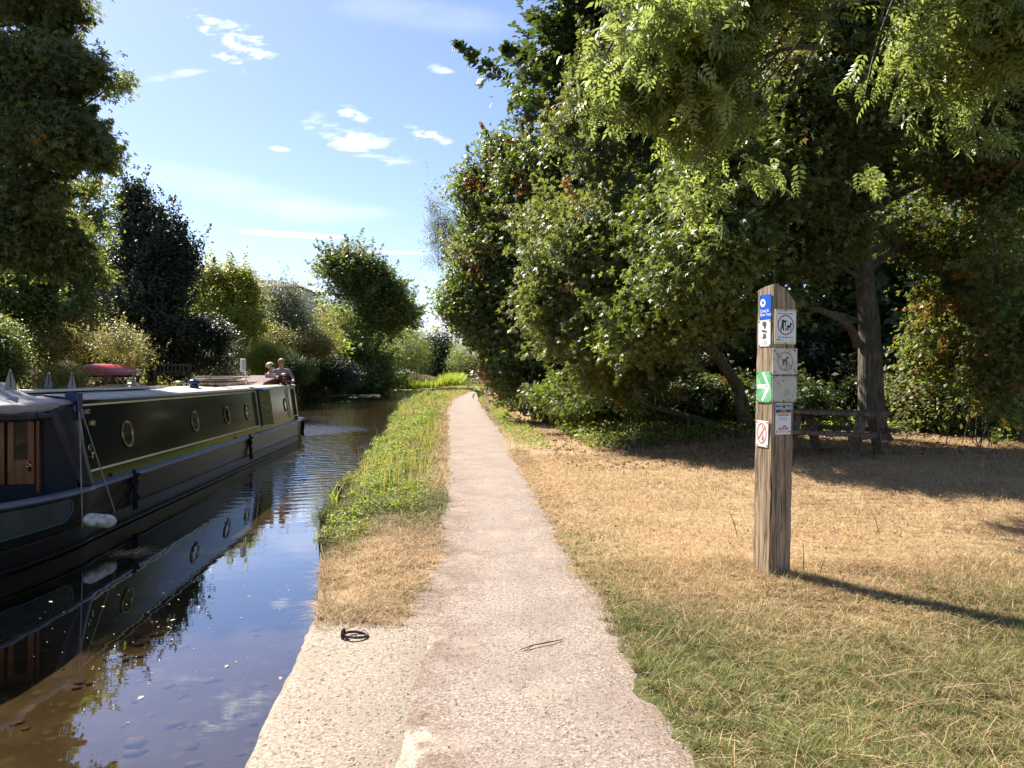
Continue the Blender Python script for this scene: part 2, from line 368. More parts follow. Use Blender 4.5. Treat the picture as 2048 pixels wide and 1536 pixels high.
# water
xs = np.concatenate([np.linspace(-60, -14, 12), np.linspace(-13, 0, 14)]); ysw = np.concatenate([np.linspace(-6, 30, 20), np.linspace(34, 170, 20)])
XX, YY = np.meshgrid(xs, ysw); idx = np.arange(XX.size).reshape(XX.shape)
me = np_mesh('water', np.c_[XX.ravel(), YY.ravel(), np.full(XX.size, WATER)], np.stack([idx[:-1, :-1], idx[:-1, 1:], idx[1:, 1:], idx[1:, :-1]], -1).reshape(-1, 4))
t = NT('canal_water'); t.n.remove(t.b)
geo = t.nd('ShaderNodeNewGeometry'); sp = t.nd('ShaderNodeSeparateXYZ'); t.l.new(geo.outputs['Position'], sp.inputs[0])
rip = t.noise(1, 3, t.coord((1.3, 4.2, 1), rot=(0, 0, .12)), .5, .4); rip2 = t.noise(1, 2, t.coord((5, 13, 1), rot=(0, 0, -.2)), .5)
calm = t.noise(1, 2, t.coord((.9, 1.6, 1)), .5)
def dist2(x, y):
    a_ = t.math('POWER', t.math('SUBTRACT', sp.outputs['X'], x), 2.0); b_ = t.math('POWER', t.math('SUBTRACT', sp.outputs['Y'], y), 2.0)
    return t.math('SQRT', t.math('ADD', a_, b_))
far = t.rng(sp.outputs['Y'], 9.5, 17, 0, 1)
strn = t.math('ADD', t.math('MULTIPLY', far, .42), .012)
wash = t.rng(dist2(-8.3, 27.5), 3.5, 0.3, 0, 1)
amp = t.math('ADD', strn, t.math('MULTIPLY', wash, 2.2))
h = t.math('ADD', t.math('MULTIPLY', rip, .6), t.math('MULTIPLY', rip2, .28))
# spreading wake rings from the hull
wv = t.nd('ShaderNodeTexWave', wave_type='RINGS', rings_direction='Z'); wv.inputs['Scale'].default_value = .9; wv.inputs['Distortion'].default_value = 2.5; wv.inputs['Detail'].default_value = 2; wv.inputs['Detail Scale'].default_value = 1.2
mp = t.nd('ShaderNodeMapping'); mp.inputs['Location'].default_value = (8.4, -25, 0); t.l.new(t.tc.outputs['Object'], mp.inputs['Vector']); t.l.new(mp.outputs[0], wv.inputs['Vector'])
h = t.math('ADD', h, t.math('MULTIPLY', wv.outputs['Fac'], .22))
h = t.math('ADD', t.math('MULTIPLY', h, amp), t.math('MULTIPLY', calm, .010))
bp = t.nd('ShaderNodeBump'); bp.inputs['Strength'].default_value = 1.0; bp.inputs['Distance'].default_value = .055; t.l.new(h, bp.inputs['Height'])
lw = t.nd('ShaderNodeLayerWeight'); lw.inputs['Blend'].default_value = .5; t.l.new(bp.outputs[0], lw.inputs['Normal'])
frv = t.math('ADD', t.math('MULTIPLY', t.math('POWER', lw.outputs['Facing'], 3.0), .9), .06)
gl = t.nd('ShaderNodeBsdfGlossy'); gl.inputs['Roughness'].default_value = .012; gl.inputs['Color'].default_value = (.93, .95, 1, 1); t.l.new(bp.outputs[0], gl.inputs['Normal'])
tp = t.nd('ShaderNodeBsdfTransparent'); tp.inputs['Color'].default_value = (.50, .45, .35, 1)
mx = t.nd('ShaderNodeMixShader'); t.l.new(frv, mx.inputs[0]); t.l.new(tp.outputs[0], mx.inputs[1]); t.l.new(gl.outputs[0], mx.inputs[2]); t.l.new(mx.outputs[0], t.out.inputs[0])
me.materials.append(t.m); tag(link('water', me), kind='structure')

# gravel path with ragged edges
pys = np.concatenate([np.arange(-4, 14, .08), np.arange(14, 40, .3), np.arange(40, 160, 2)])
def ragged(y, k): return .05*np.sin(y*2.1+k)+.035*np.sin(y*5.7+k*2)+.02*np.sin(y*13.1+k*3)+.012*np.sin(y*29+k)
rows = []
for y in pys:
    l = Pl(y)+ragged(y, 1.0)*1.3+(.08*np.sin(y*2.9)-.02+.03*np.sin(y*47)+.025*np.sin(y*83+1)+rng.normal()*.02)*(1-sst(4.4, 5, y)); r = Pr(y)+ragged(y, 4.0)*1.4
    xs = np.linspace(l, r, 9); w = np.array([.0, .010, .014, .016, .018, .016, .014, .010, .0])-.002
    zz = np.maximum(ground_z(xs, np.full(9, y)), -.02)+w
    rows.append(np.c_[xs, np.full(9, y), zz])
G = np.array(rows); idx = np.arange(G.shape[0]*9).reshape(-1, 9)
me = np_mesh('path', G.reshape(-1, 3), np.stack([idx[:-1, :-1], idx[:-1, 1:], idx[1:, 1:], idx[1:, :-1]], -1).reshape(-1, 4), np.c_[np.tile([1, 1, .85, .3, 0, .25, .1, .3, .9], G.shape[0])*np.repeat(1-.65*sst(7, 14, pys), 9), np.tile([1, .75, .35, 0, 0, 0, 0, 0, 0], G.shape[0])*np.repeat(1-sst(4.7, 5.1, pys), 9), np.zeros(G.shape[0]*9)], True)
def gravel(name, base, lite, dark, hole=.35, big=0, edge=None):
    t = NT(name)
    v1 = t.voro(125, vec=t.coord(), out='Color'); g = t.nd('ShaderNodeRGBToBW'); t.l.new(v1, g.inputs[0])
    n1 = t.noise(1.6, 6, None, .6); n3 = t.noise(60, 6, None, .75)
    c = t.mix(t.rng(g.outputs[0], .3, .75), base, lite); c = t.mix(t.rng(n3, .36, .62), tuple(x*.62 for x in base), c)
    c = t.mix(t.rng(n1, .42, .62, 0, .55), c, tuple(x*.78 for x in base))
    vd = t.voro(46); pit = t.rng(t.noise(38, 3, None, .6), .58, .68)
    c = t.mix(t.math('MULTIPLY', pit, hole+.15), c, dark)
    if edge:
        at = t.nd('ShaderNodeAttribute', attribute_name='tint'); sp_ = t.nd('ShaderNodeSeparateColor'); t.l.new(at.outputs['Color'], sp_.inputs[0])
        f = t.math('MULTIPLY', sp_.outputs[0], t.rng(t.noise(4.5, 7, None, .7), .3, .62)); c = t.mix(f, c, t.mix(1.0, c, edge, 'MULTIPLY'))
        f2 = t.rng(t.math('ADD', sp_.outputs[1], t.math('MULTIPLY', t.math('SUBTRACT', t.noise(7, 7, None, .7), .5), 1.3)), .45, .72); c = t.mix(f2, c, t.mix(t.rng(g.outputs[0], .3, .75), (.38, .30, .225), (.55, .455, .36)))
        mud = t.rng(t.noise(2.1, 5, None, .6), .56, .66, 0, .4); c = t.mix(mud, c, tuple(x*1.25 for x in base))
    t.set(color=c, rough=.92, spec=.2)
    hh = t.math('ADD', t.math('MULTIPLY', n3, .8), t.math('MULTIPLY', g.outputs[0], .5)); hh = t.math('SUBTRACT', hh, t.math('MULTIPLY', pit, .5))
    t.bump(hh, .8, .012)
    return t.m
me.materials.append(gravel('path_gravel', (.33, .258, .205), (.55, .455, .38), (.10, .08, .07), .3, edge=(.70, .62, .58)))
tag(link('path', me), kind='structure')

# concrete lock-side apron by the water, worn edge
rows = []; cys = np.arange(-4, 4.93, .06)
def hsh(i, k): return math.sin(i*12.9898+k*78.233)*43758.5453 % 1
for i, y in enumerate(cys):
    e = Rb(y)-.030+.006*math.sin(y*5)-.008*hsh(i, 1); rr = Pl(y)+.32
    zc = .012
    rows.append([(e-.01, y, -.9), (e+.006, y, -.10), (e+.012*hsh(i, 2), y, -.012), (e+.03+.02*hsh(i, 3), y, zc-.002), (e+.12, y, zc), ((e+rr)/2, y, zc+.003), (rr-.05, y, zc), (rr, y, -.01)])
G = np.array(rows); k = G.shape[1]; idx = np.arange(G.shape[0]*k).reshape(-1, k)
Fc = np.stack([idx[:-1, :-1], idx[:-1, 1:], idx[1:, 1:], idx[1:, :-1]], -1).reshape(-1, 4)
me = np_mesh('concrete_edge', G.reshape(-1, 3), Fc, None, False)
o = link('canal_edge_paving', me, None, gravel('worn_concrete', (.38, .30, .225), (.55, .455, .36), (.10, .08, .07), .5)); tag(o, kind='structure')
mb = MB(); e = Rb(4.92)-.03; mb.add([(e, 4.92, -.9), (Pl(4.9)+.12, 4.92, -.9), (Pl(4.9)+.12, 4.92, .014), (e+.03, 4.92, .014)], [(0, 1, 2, 3)])

# ------------------------------------------------------------------ leaves, crowns, trees
def tpl_maple():
    V = []; Fq = []
    for a_, L in ((0, 1.0), (58, .82), (-58, .82), (112, .5), (-112, .5)):
        a_ = R_(a_); d = np.array([math.sin(a_), math.cos(a_)]); p = np.array([d[1], -d[0]]); b = len(V)
        V += [(0, 0, 0), (*(d*L*.52+p*.2*L), .05), (*(d*L), -.10*L), (*(d*L*.52-p*.2*L), .05)]; Fq.append((b, b+1, b+2, b+3))
    V = np.array(V, float); V[:, 1] -= .25; return V, np.array(Fq)
def tpl_tri():
    V = []; Fq = []
    for a_, L in ((0, 1.0), (62, .78), (-62, .78)):
        a_ = R_(a_); d = np.array([math.sin(a_), math.cos(a_)]); p = np.array([d[1], -d[0]]); b = len(V)
        V += [(0, 0, 0), (*(d*L*.5+p*.26*L), .06), (*(d*L), -.08), (*(d*L*.5-p*.26*L), .06)]; Fq.append((b, b+1, b+2, b+3))
    V = np.array(V, float); V[:, 1] -= .25; return V, np.array(Fq)
def tpl_oval(w=.3): return np.array([(0, -.5, 0), (w, 0, .08), (0, .5, -.05), (-w, 0, .08)], float), np.array([(0, 1, 2, 3)])
def tpl_pinnate(n=4, w=.085):
    V = []; Fq = []
    def leaflet(o, d, L):
        d = np.array(d)/np.linalg.norm(d); p = np.array([d[1], -d[0]]); b = len(V); o = np.array(o)
        V.extend([(*o, 0), (*(o+d*L*.45+p*w), .02), (*(o+d*L), -.10), (*(o+d*L*.45-p*w), .02)]); Fq.append((b, b+1, b+2, b+3))
    for i in range(n):
        y = -.45+i*.26
        leaflet((0, y), (.85, .62), .46-.03*i); leaflet((0, y), (-.85, .62), .46-.03*i)
    leaflet((0, -.45+n*.26-.1), (0, 1), .42)
    V = np.array(V, float); V[:, 2] -= .18*(V[:, 1]+.4)**2; return V, np.array(Fq)
TPL = dict(maple=tpl_maple(), tri=tpl_tri(), oval=tpl_oval(), slim=tpl_oval(.13), pinnate=tpl_pinnate())
def leaves_mesh(name, C, N, T, S, tpl, tint):
    V, Fq = TPL[tpl]; n = len(C); N = norm(N); T = T-(T*N).sum(1, keepdims=True)*N; T = norm(T); X = np.cross(T, N)
    P = V[None, :, 0, None]*X[:, None]+V[None, :, 1, None]*T[:, None]+V[None, :, 2, None]*N[:, None]
    P = P*S[:, None, None]+C[:, None]
    Fc = (Fq[None]+len(V)*np.arange(n)[:, None, None]).reshape(-1, 4)
    return np_mesh(name, P.reshape(-1, 3), Fc, np.repeat(tint, len(V), 0))
def crown_points(blobs, n, clump=.45, per=90, shell=(.45, 1.0), spire=.0, spire_len=1.0, gap=.8, droop=.35, up=.8, brown=0.0, brownfn=None, lumps=.22, spire_up=True):
    bl = np.array([b[:6] for b in blobs], float)
    wt = np.array([b[6] if len(b) > 6 else 1.0 for b in blobs])*(bl[:, 3]*bl[:, 4]+bl[:, 3]*bl[:, 5]+bl[:, 4]*bl[:, 5])
    nc_ = max(4, n//per); m0 = nc_*5; which = rng.choice(len(bl), m0, p=wt/wt.sum())
    d = norm(rng.normal(size=(m0, 3))); rho = rng.uniform(shell[0]**2, shell[1]**2, m0)**.5
    q = (bl[which, :3]+bl[which, 3:6]*d*rho[:, None])/(clump*1.5); g_ = rng.uniform(0, 6.28, 9)
    nz = np.sin(q[:, 0]+g_[0]+1.3*np.sin(q[:, 1]*.8+g_[1]))+np.sin(q[:, 1]*1.1+g_[2]+1.3*np.sin(q[:, 2]*.9+g_[3]))+np.sin(q[:, 2]*1.2+g_[4]+1.3*np.sin(q[:, 0]*.7+g_[5]))
    pk = np.exp(1.5*nz*gap); sel = rng.choice(m0, nc_, replace=False, p=pk/pk.sum()); which, d, rho = which[sel], d[sel], rho[sel]
    ph = rng.uniform(0, 6.28, (len(bl), 6))[which]
    lump = 1+lumps*(np.sin(d[:, 0]*4+ph[:, 0])*np.sin(d[:, 1]*4+ph[:, 1])+.6*np.sin(d[:, 2]*7+ph[:, 2]+d[:, 0]*5))
    CC = bl[which, :3]+bl[which, 3:6]*d*(rho*lump)[:, None]
    isp = (rng.random(nc_) < spire) & ((d[:, 2] > -.1) | (not spire_up))
    k = rng.choice(nc_, n); dd = d[k]
    off = rng.normal(size=(n, 3))*np.array([1, 1, .62])*clump*.5*rng.uniform(.6, 1.3, nc_)[k][:, None]
    sv = norm(np.c_[d[:, :2]*.45, .9+0*d[:, 2]]) if spire_up else norm(d+np.array([0, 0, .25])+.35*rng.normal(size=(nc_, 3))); L = spire_len*rng.uniform(.5, 1.3, nc_)
    tpar = rng.random(n)
    offs = sv[k]*(L[k]*tpar)[:, None]+rng.normal(size=(n, 3))*(clump*.20*(1.15-tpar))[:, None]
    off = np.where(isp[k][:, None], offs, off)
    C = CC[k]+off
    N = up*np.array([0, 0, 1])+.45*dd+.75*norm(rng.normal(size=(n, 3)))
    T = dd*.8+norm(rng.normal(size=(n, 3)))*.8+np.array([0, 0, -droop])
    ct = np.clip(rng.normal(.45, .22, nc_), 0, 1)
    tint = np.zeros((n, 3)); tint[:, 0] = np.clip(ct[k]+rng.normal(0, .22, n), 0, 1)
    cb = (rng.random(nc_) < brown)*rng.uniform(.3, 1, nc_)
    b = (rng.random(n) < cb[k])*rng.uniform(.5, 1, n)
    if brownfn is not None: b = np.maximum(b, (rng.random(n) < brownfn(C))*rng.uniform(.5, 1, n))
    tint[:, 1] = b
    return C, N, T, tint, CC, which, bl
def limb(mb, a, b, r0, r1, sag=.1, n=6, seg=6, wig=.08):
    a, b = Vector(a), Vector(b); L = (b-a).length; pts = []
    o = Vector((rng.normal(), rng.normal(), rng.normal()))*wig*min(L,3)
    o2 = Vector((rng.normal(), rng.normal(), rng.normal()))*wig*min(L,2)*.5
    for i in range(seg+1):
        t_ = i/seg; p = a.lerp(b, t_)+o*math.sin(math.pi*t_)+o2*math.sin(2*math.pi*t_)+Vector((0, 0, sag*L*math.sin(math.pi*t_)))
        pts.append(p)
    mb.tube(pts, [r0+(r1-r0)*(i/seg) for i in range(seg+1)], n); return pts
def tree(name, label, cat, base, blobs, n, size, tpl='tri', mat='maple', trunk_r=.25, bk='bark', trunk_pts=None, twigs=140, group=None, crown_kw={}, extra_limbs=(), sizevar=.3):
    base = Vector(base); e = empty(name, base, label=label, cat=cat, group=group)
    crown_kw = dict(crown_kw)
    if tpl != 'pinnate' and mat != 'wood_leaf': n = int(n*2.0); size = size*.64; crown_kw['clump'] = crown_kw.get('clump', .45)*.92
    if 'spire' not in crown_kw: crown_kw.update(spire=.28, spire_len=crown_kw.get('clump', .45)*1.7, spire_up=False)
    C, N, T, tint, CC, which, bl = crown_points(blobs, n, **crown_kw)
    S = size*rng.uniform(1-sizevar, 1+sizevar, len(C))
    me = leaves_mesh('crown', C-np.array(base), N, T, S, tpl, tint)
    link('crown', me, e, M[mat])
    mb = MB(); cen = Vector(bl[:, :3].mean(0)); top = max(bl, key=lambda q: q[2])
    tp_ = trunk_pts or [base-Vector((0, 0, .3)), base.lerp(Vector((cen.x, cen.y, base.z)), .2)+Vector((0, 0, (cen.z-base.z)*.35)), Vector((cen.x, cen.y, cen.z)).lerp(base, .15), Vector(top[:3])+Vector((0, 0, top[5]*.5))]
    tp_ = [Vector(q)-base for q in tp_]
    # smooth trunk line
    pts = []
    for i in range(len(tp_)-1):
        for j in range(5): pts.append(tp_[i].lerp(tp_[i+1], j/5))
    pts.append(tp_[-1]); m_ = len(pts)
    rad = [trunk_r*(1.35 if i == 0 else 1.12 if i == 1 else 1)*(1-.9*(i/(m_-1))**.9) for i in range(m_)]
    tb = MB(); tb.tube(pts, rad, 12); auto_smooth(tb.build('trunk', M[bk], e), 60)
    for b, b_in in zip(bl, blobs):
        if len(b_in) > 6 and b_in[6] < .6: continue
        c_ = Vector(b[:3])-base; j = min(range(m_), key=lambda q: (pts[q]-(c_-Vector((0, 0, .35*(c_.xy-pts[q].xy).length)))).length)
        limb(mb, pts[j], c_, max(rad[j]*.5, trunk_r*.12), .010, .04, 6, 9, .05)
    for q in rng.choice(len(CC), min(twigs, len(CC)), replace=False):
        b = Vector(bl[which[q], :3])-base; p = Vector(CC[q])-base
        st = b.lerp(p, .1+.3*random.random())
        limb(mb, st, p, trunk_r*.075+.006, .004, .03, 4, 4, .05)
    for a_, b_, r0, r1 in extra_limbs: limb(mb, Vector(a_)-base, Vector(b_)-base, r0, r1, .02, 8, 8, .04)
    if mb.v: auto_smooth(mb.build('branches', M[bk], e), 60)
    return e
def shrub(name, label, cat, base, blobs, n, size, tpl='oval', mat='mid_leaf', group=None, stems=14, stem_r=.025, bk='bark_dark', crown_kw={}, sizevar=.35):
    base = Vector(base); e = empty(name, base, label=label, cat=cat, group=group)
    C, N, T, tint, CC, which, bl = crown_points(blobs, n, **crown_kw)
    link('foliage', leaves_mesh('foliage', C-np.array(base), N, T, size*rng.uniform(1-sizevar, 1+sizevar, len(C)), tpl, tint), e, M[mat])
    mb = MB()
    for q in rng.choice(len(CC), min(stems, len(CC)), replace=False):
        s0 = Vector((rng.normal()*.25, rng.normal()*.25, -.2)); limb(mb, s0, Vector(CC[q])-base, stem_r, .006, .03, 5, 5, .05)
    mb.build('stems', M[bk], e); return e
def B(px, py, D, rx, rz, ry=None, w=1.0):
    """blob seen at pixel px,py at distance D with pixel radii rx, rz; ry in metres"""
    x, y, z = W(px, py, D); return (x, y, z, rx/F*D, ry if ry else rx/F*D, rz/F*D, w)
def gz(x, y): return float(ground_z(x, y))

# ------------------------------------------------------------------ trees on the right of the path
CK = dict(clump=.55, per=80, up=.55)
def bz(px, D): x = (px-1024)/F*D; return (x, D, gz(x, D))
def edge_brown(C):
    px = 1024+C[:, 0]/C[:, 1]*F; py = HY-(C[:, 2]-1.6)/C[:, 1]*F
    x, z = C[:, 0], C[:, 2]
    nn = np.sin(x*2.1+1)*np.sin(z*1.7+C[:, 1]*.8)+.5*np.sin(x*4.7+z*3.9)
    return np.clip((nn-.25)*.9, 0, .85)
tree('maple_tree', 'broad maple at the path edge with rusty brown leaf patches on its outer shoots', 'tree', bz(1075, 27),
     [B(1065, 700, 26, 95, 110), B(1010, 560, 27, 100, 110), B(990, 450, 28, 75, 80), B(1095, 410, 27, 98, 100), B(1085, 335, 28, 48, 60), B(1150, 265, 28, 50, 55), B(1120, 560, 25.5, 110, 130), B(945, 400, 28, 32, 60, w=1.4), B(912, 440, 28, 30, 70, w=1.2), B(1068, 215, 28, 12, 26, w=.7), B(1000, 300, 28, 16, 32, w=.8), B(1170, 340, 27, 75, 90), B(940, 610, 27, 48, 52), B(1150, 700, 25.5, 80, 90)],
     74000, .20, 'tri', 'maple', .22, twigs=260, crown_kw=dict(clump=.75, per=75, up=.5, brownfn=lambda C: edge_brown(C)*(C[:, 0]/C[:, 1] < .055), spire=.12, spire_len=1.5, lumps=.14))
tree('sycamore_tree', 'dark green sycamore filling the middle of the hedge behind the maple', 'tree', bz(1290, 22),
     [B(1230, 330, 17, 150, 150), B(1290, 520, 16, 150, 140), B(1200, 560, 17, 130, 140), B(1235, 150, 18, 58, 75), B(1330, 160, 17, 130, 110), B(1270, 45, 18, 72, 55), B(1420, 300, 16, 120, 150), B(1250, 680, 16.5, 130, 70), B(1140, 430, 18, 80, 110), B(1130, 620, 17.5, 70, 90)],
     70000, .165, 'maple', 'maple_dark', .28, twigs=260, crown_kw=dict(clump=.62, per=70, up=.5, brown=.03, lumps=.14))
tree('maple_tree', 'maple with low leafy boughs overhanging the mown grass left of the signpost', 'tree', bz(1500, 17.5),
     [B(1430, 560, 13, 150, 90), B(1350, 620, 13.5, 120, 70), B(1520, 480, 13, 130, 110), B(1280, 660, 14, 100, 50), B(1560, 600, 13, 60, 60), B(1480, 380, 13.5, 150, 100), B(1150, 640, 19, 90, 80), B(1380, 470, 13.8, 120, 100), B(1620, 330, 13.5, 90, 90), B(1230, 735, 17.5, 100, 50), B(1130, 790, 20, 90, 45)],
     60000, .135, 'maple', 'maple', .20, twigs=260, crown_kw=dict(clump=.5, per=60, up=.55, brown=.02, lumps=.14))
x0, y0, z0 = bz(1752, 15.0)
Tk = lambda px, py, D=15.0: W(px, py, D)
tree('oak_tree', 'big tree with a thick ridged trunk standing behind the picnic table', 'tree', (x0, y0, z0),
     [B(1650, 200, 13.5, 110, 110), B(1820, 240, 14, 130, 110), B(1960, 180, 14, 120, 130), B(1740, 60, 14, 150, 90), B(1900, 20, 14, 170, 110), B(1640, 480, 14, 80, 90), B(1850, 440, 15.5, 100, 70), B(1990, 420, 16, 80, 90), B(1600, 30, 14, 110, 90), B(1760, -150, 14, 260, 120), B(2100, 50, 14, 110, 180)],
     62000, .13, 'tri', 'maple_dark', .29, twigs=200,
     trunk_pts=[Tk(1745, 880), Tk(1742, 780), Tk(1738, 640), Tk(1722, 480), Tk(1712, 330), Tk(1705, 180), Tk(1700, 40), Tk(1690, -200)],
     crown_kw=dict(clump=.5, per=60, up=.5, brown=.06, lumps=.16),
     extra_limbs=[(Tk(1715, 690), Tk(1545, 590, 13.6), .10, .03), (Tk(1712, 640), Tk(1560, 640, 14), .05, .015), (Tk(1712, 300), Tk(1560, 150, 13.5), .13, .04), (Tk(1710, 260), Tk(1960, 150, 13.8), .17, .07), (Tk(1960, 150, 13.8), Tk(2150, 110, 13.5), .07, .03),
                  (Tk(1740, 420), Tk(1900, 340, 14.2), .09, .05), (Tk(1900, 340, 14.2), Tk(2120, 265, 14), .05, .02), (Tk(1706, 180), Tk(1600, 60, 13.5), .11, .04), (Tk(1718, 440), Tk(1590, 300, 14.2), .09, .03), (Tk(1722, 500), Tk(1668, 420, 14.6), .08, .05),
                  (Tk(1714, 120), Tk(1500, 130, 12.8), .09, .03), (Tk(1725, 560), Tk(1640, 520, 14), .05, .015)])
AK = dict(clump=.42, per=20, shell=(.2, 1.15), gap=1.5, up=.35, droop=1.1, lumps=.18)
tree('ash_tree', 'bright yellow green ash boughs reaching over the lawn from the upper right', 'tree', bz(2420, 10.5),
     [B(1330, 120, 9.5, 130, 80, .8), B(1240, 60, 9.8, 80, 60, .7), B(1190, 30, 10, 50, 40, .5), B(1450, 190, 9.3, 110, 90, .8), B(1480, 60, 9.5, 160, 80, .9), B(1420, 300, 9.4, 60, 50, .5), B(1640, 30, 9.3, 150, 70, .9), B(1560, 230, 9.2, 90, 70, .7), B(1390, 330, 9.4, 30, 26, .3, .8), B(1820, 110, 9.4, 130, 90, .8), B(1960, 100, 9.2, 110, 100, .9), B(1550, -120, 9.5, 300, 90, 1.2), B(1730, 190, 9.4, 70, 50, .6), B(1500, 350, 9.8, 90, 60, .6, .45), B(1270, 190, 9.9, 80, 50, .5, .5), B(1700, 330, 9.8, 110, 60, .6, .4), B(1900, 280, 9.6, 110, 60, .6, .5), B(1400, 420, 9.9, 40, 40, .4, .3)],
     7600, .22, 'pinnate', 'ash', .26, twigs=240, trunk_pts=[bz(2420, 10.5), W(2380, 400, 10.5), W(2250, -50, 10.3), W(1900, -330, 10)], crown_kw=AK,
     extra_limbs=[(W(1640, 95, 9.6), W(1430, 130, 9.5), .035, .02), (W(1430, 130, 9.5), W(1240, 150, 9.7), .02, .007), (W(1560, 100, 9.5), W(1400, 250, 9.4), .018, .006)])
tree('elder_tree', 'scrubby tree with pale crumpled foliage at the right edge behind the lawn', 'tree', bz(2040, 15),
     [B(1960, 330, 13.5, 90, 60), B(2030, 470, 13, 70, 90), B(1940, 560, 15, 110, 110), B(2060, 640, 13, 90, 110), B(2040, 780, 13.5, 90, 60), B(1900, 700, 16, 70, 90), B(2080, 330, 13, 60, 80)],
     26000, .12, 'tri', 'mid_leaf', .12, twigs=160, crown_kw=dict(clump=.42, per=50, up=.45, brown=.22, lumps=.2))
# hedgerow running on along the path beyond the bend
for i, (px, D) in enumerate([(1075, 40), (1085, 58), (1080, 84)]):
    k = 28/D
    tree('hedgerow_tree', ['hedgerow tree standing behind the rusty maple by the path', 'hedgerow tree further along the path than the rusty maple', 'farthest hedgerow tree on the right of the path'][i], 'tree', bz(px, D), [B(px+20, HY-(300*k), D, 70, 330*k, 3), B(px+110, HY-(350*k), D+3, 110, 350*k, 4), B(px+30, HY-40*k, D-2, 90, 130*k, 2.5)], 16000, .36, 'tri', 'wood_leaf', .3, twigs=30, crown_kw=dict(clump=1.3, per=80, shell=(.3, 1), lumps=.1), group='hedgerow trees along the path')
# deep woodland behind
for i, (px, D, bl, nm, lab) in enumerate([
    (1250, 30, [(1230, 250, 240, 260), (1330, 560, 260, 240), (1180, 600, 170, 160), (1350, 60, 240, 170)], 'woodland_tree', 'tall dark woodland tree hidden behind the sycamore'),
    (1600, 27, [(1560, 200, 280, 260), (1640, 520, 260, 270), (1520, 600, 210, 190), (1600, -60, 300, 170)], 'woodland_tree', 'dark woodland tree in deep shade behind the signpost'),
    (1950, 25, [(1930, 240, 280, 270), (1980, 560, 260, 260), (1850, 660, 210, 170), (2000, -80, 300, 200)], 'woodland_tree', 'dark woodland tree at right behind the thick ridged trunk')]):
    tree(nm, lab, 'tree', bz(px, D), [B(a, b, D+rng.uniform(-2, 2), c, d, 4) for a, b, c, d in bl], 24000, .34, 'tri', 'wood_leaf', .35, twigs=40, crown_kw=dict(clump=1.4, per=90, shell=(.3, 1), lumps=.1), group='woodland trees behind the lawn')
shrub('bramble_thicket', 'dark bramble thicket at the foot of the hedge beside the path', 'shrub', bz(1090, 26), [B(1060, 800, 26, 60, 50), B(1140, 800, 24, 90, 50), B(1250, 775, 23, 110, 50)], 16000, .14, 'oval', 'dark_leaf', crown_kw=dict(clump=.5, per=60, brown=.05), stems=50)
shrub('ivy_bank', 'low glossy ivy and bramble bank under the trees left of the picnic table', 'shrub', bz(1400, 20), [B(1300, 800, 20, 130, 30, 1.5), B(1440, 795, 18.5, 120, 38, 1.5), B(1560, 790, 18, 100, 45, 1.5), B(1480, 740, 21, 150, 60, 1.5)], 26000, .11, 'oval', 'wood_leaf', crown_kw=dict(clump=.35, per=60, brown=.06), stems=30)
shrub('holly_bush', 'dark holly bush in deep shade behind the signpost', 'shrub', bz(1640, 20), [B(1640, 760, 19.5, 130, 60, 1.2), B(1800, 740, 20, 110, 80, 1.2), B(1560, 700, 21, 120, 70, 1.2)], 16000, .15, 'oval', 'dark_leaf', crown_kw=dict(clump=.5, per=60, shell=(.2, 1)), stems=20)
shrub('undergrowth_bush', 'shaded undergrowth bush right of the thick trunk at the lawn edge', 'shrub', bz(1900, 17), [B(1860, 800, 17, 90, 50, 1.5), B(1980, 810, 15.5, 100, 45, 1.2), B(1880, 720, 17.5, 110, 80, 1.5)], 16000, .11, 'oval', 'maple_dark', crown_kw=dict(clump=.4, per=60, brown=.12), stems=40)
shrub('sapling', 'thin sapling with drooping pale leaves standing right of the thick trunk', 'sapling', bz(1955, 14), [B(1955, 690, 14, 35, 15, .3), B(1930, 750, 14, 30, 14, .3), B(1970, 720, 14, 25, 14, .25)], 340, .16, 'slim', 'grey_leaf', crown_kw=dict(clump=.3, per=20, droop=1.3), stems=8, stem_r=.012)
tree('willow_tree', 'thin wispy willow showing beyond the left side of the hedge', 'tree', (-1.7, 75, 0),
     [B(905, 440, 75, 45, 60), B(930, 560, 75, 55, 90), B(880, 520, 75, 28, 45), B(960, 640, 75, 50, 70), B(950, 400, 75, 45, 60), B(870, 405, 75, 14, 26)],
     13000, .32, 'slim', 'grey_leaf', .25, twigs=260, crown_kw=dict(clump=1.2, per=40, spire=.35, spire_len=3.0, shell=(.3, 1), lumps=.25))

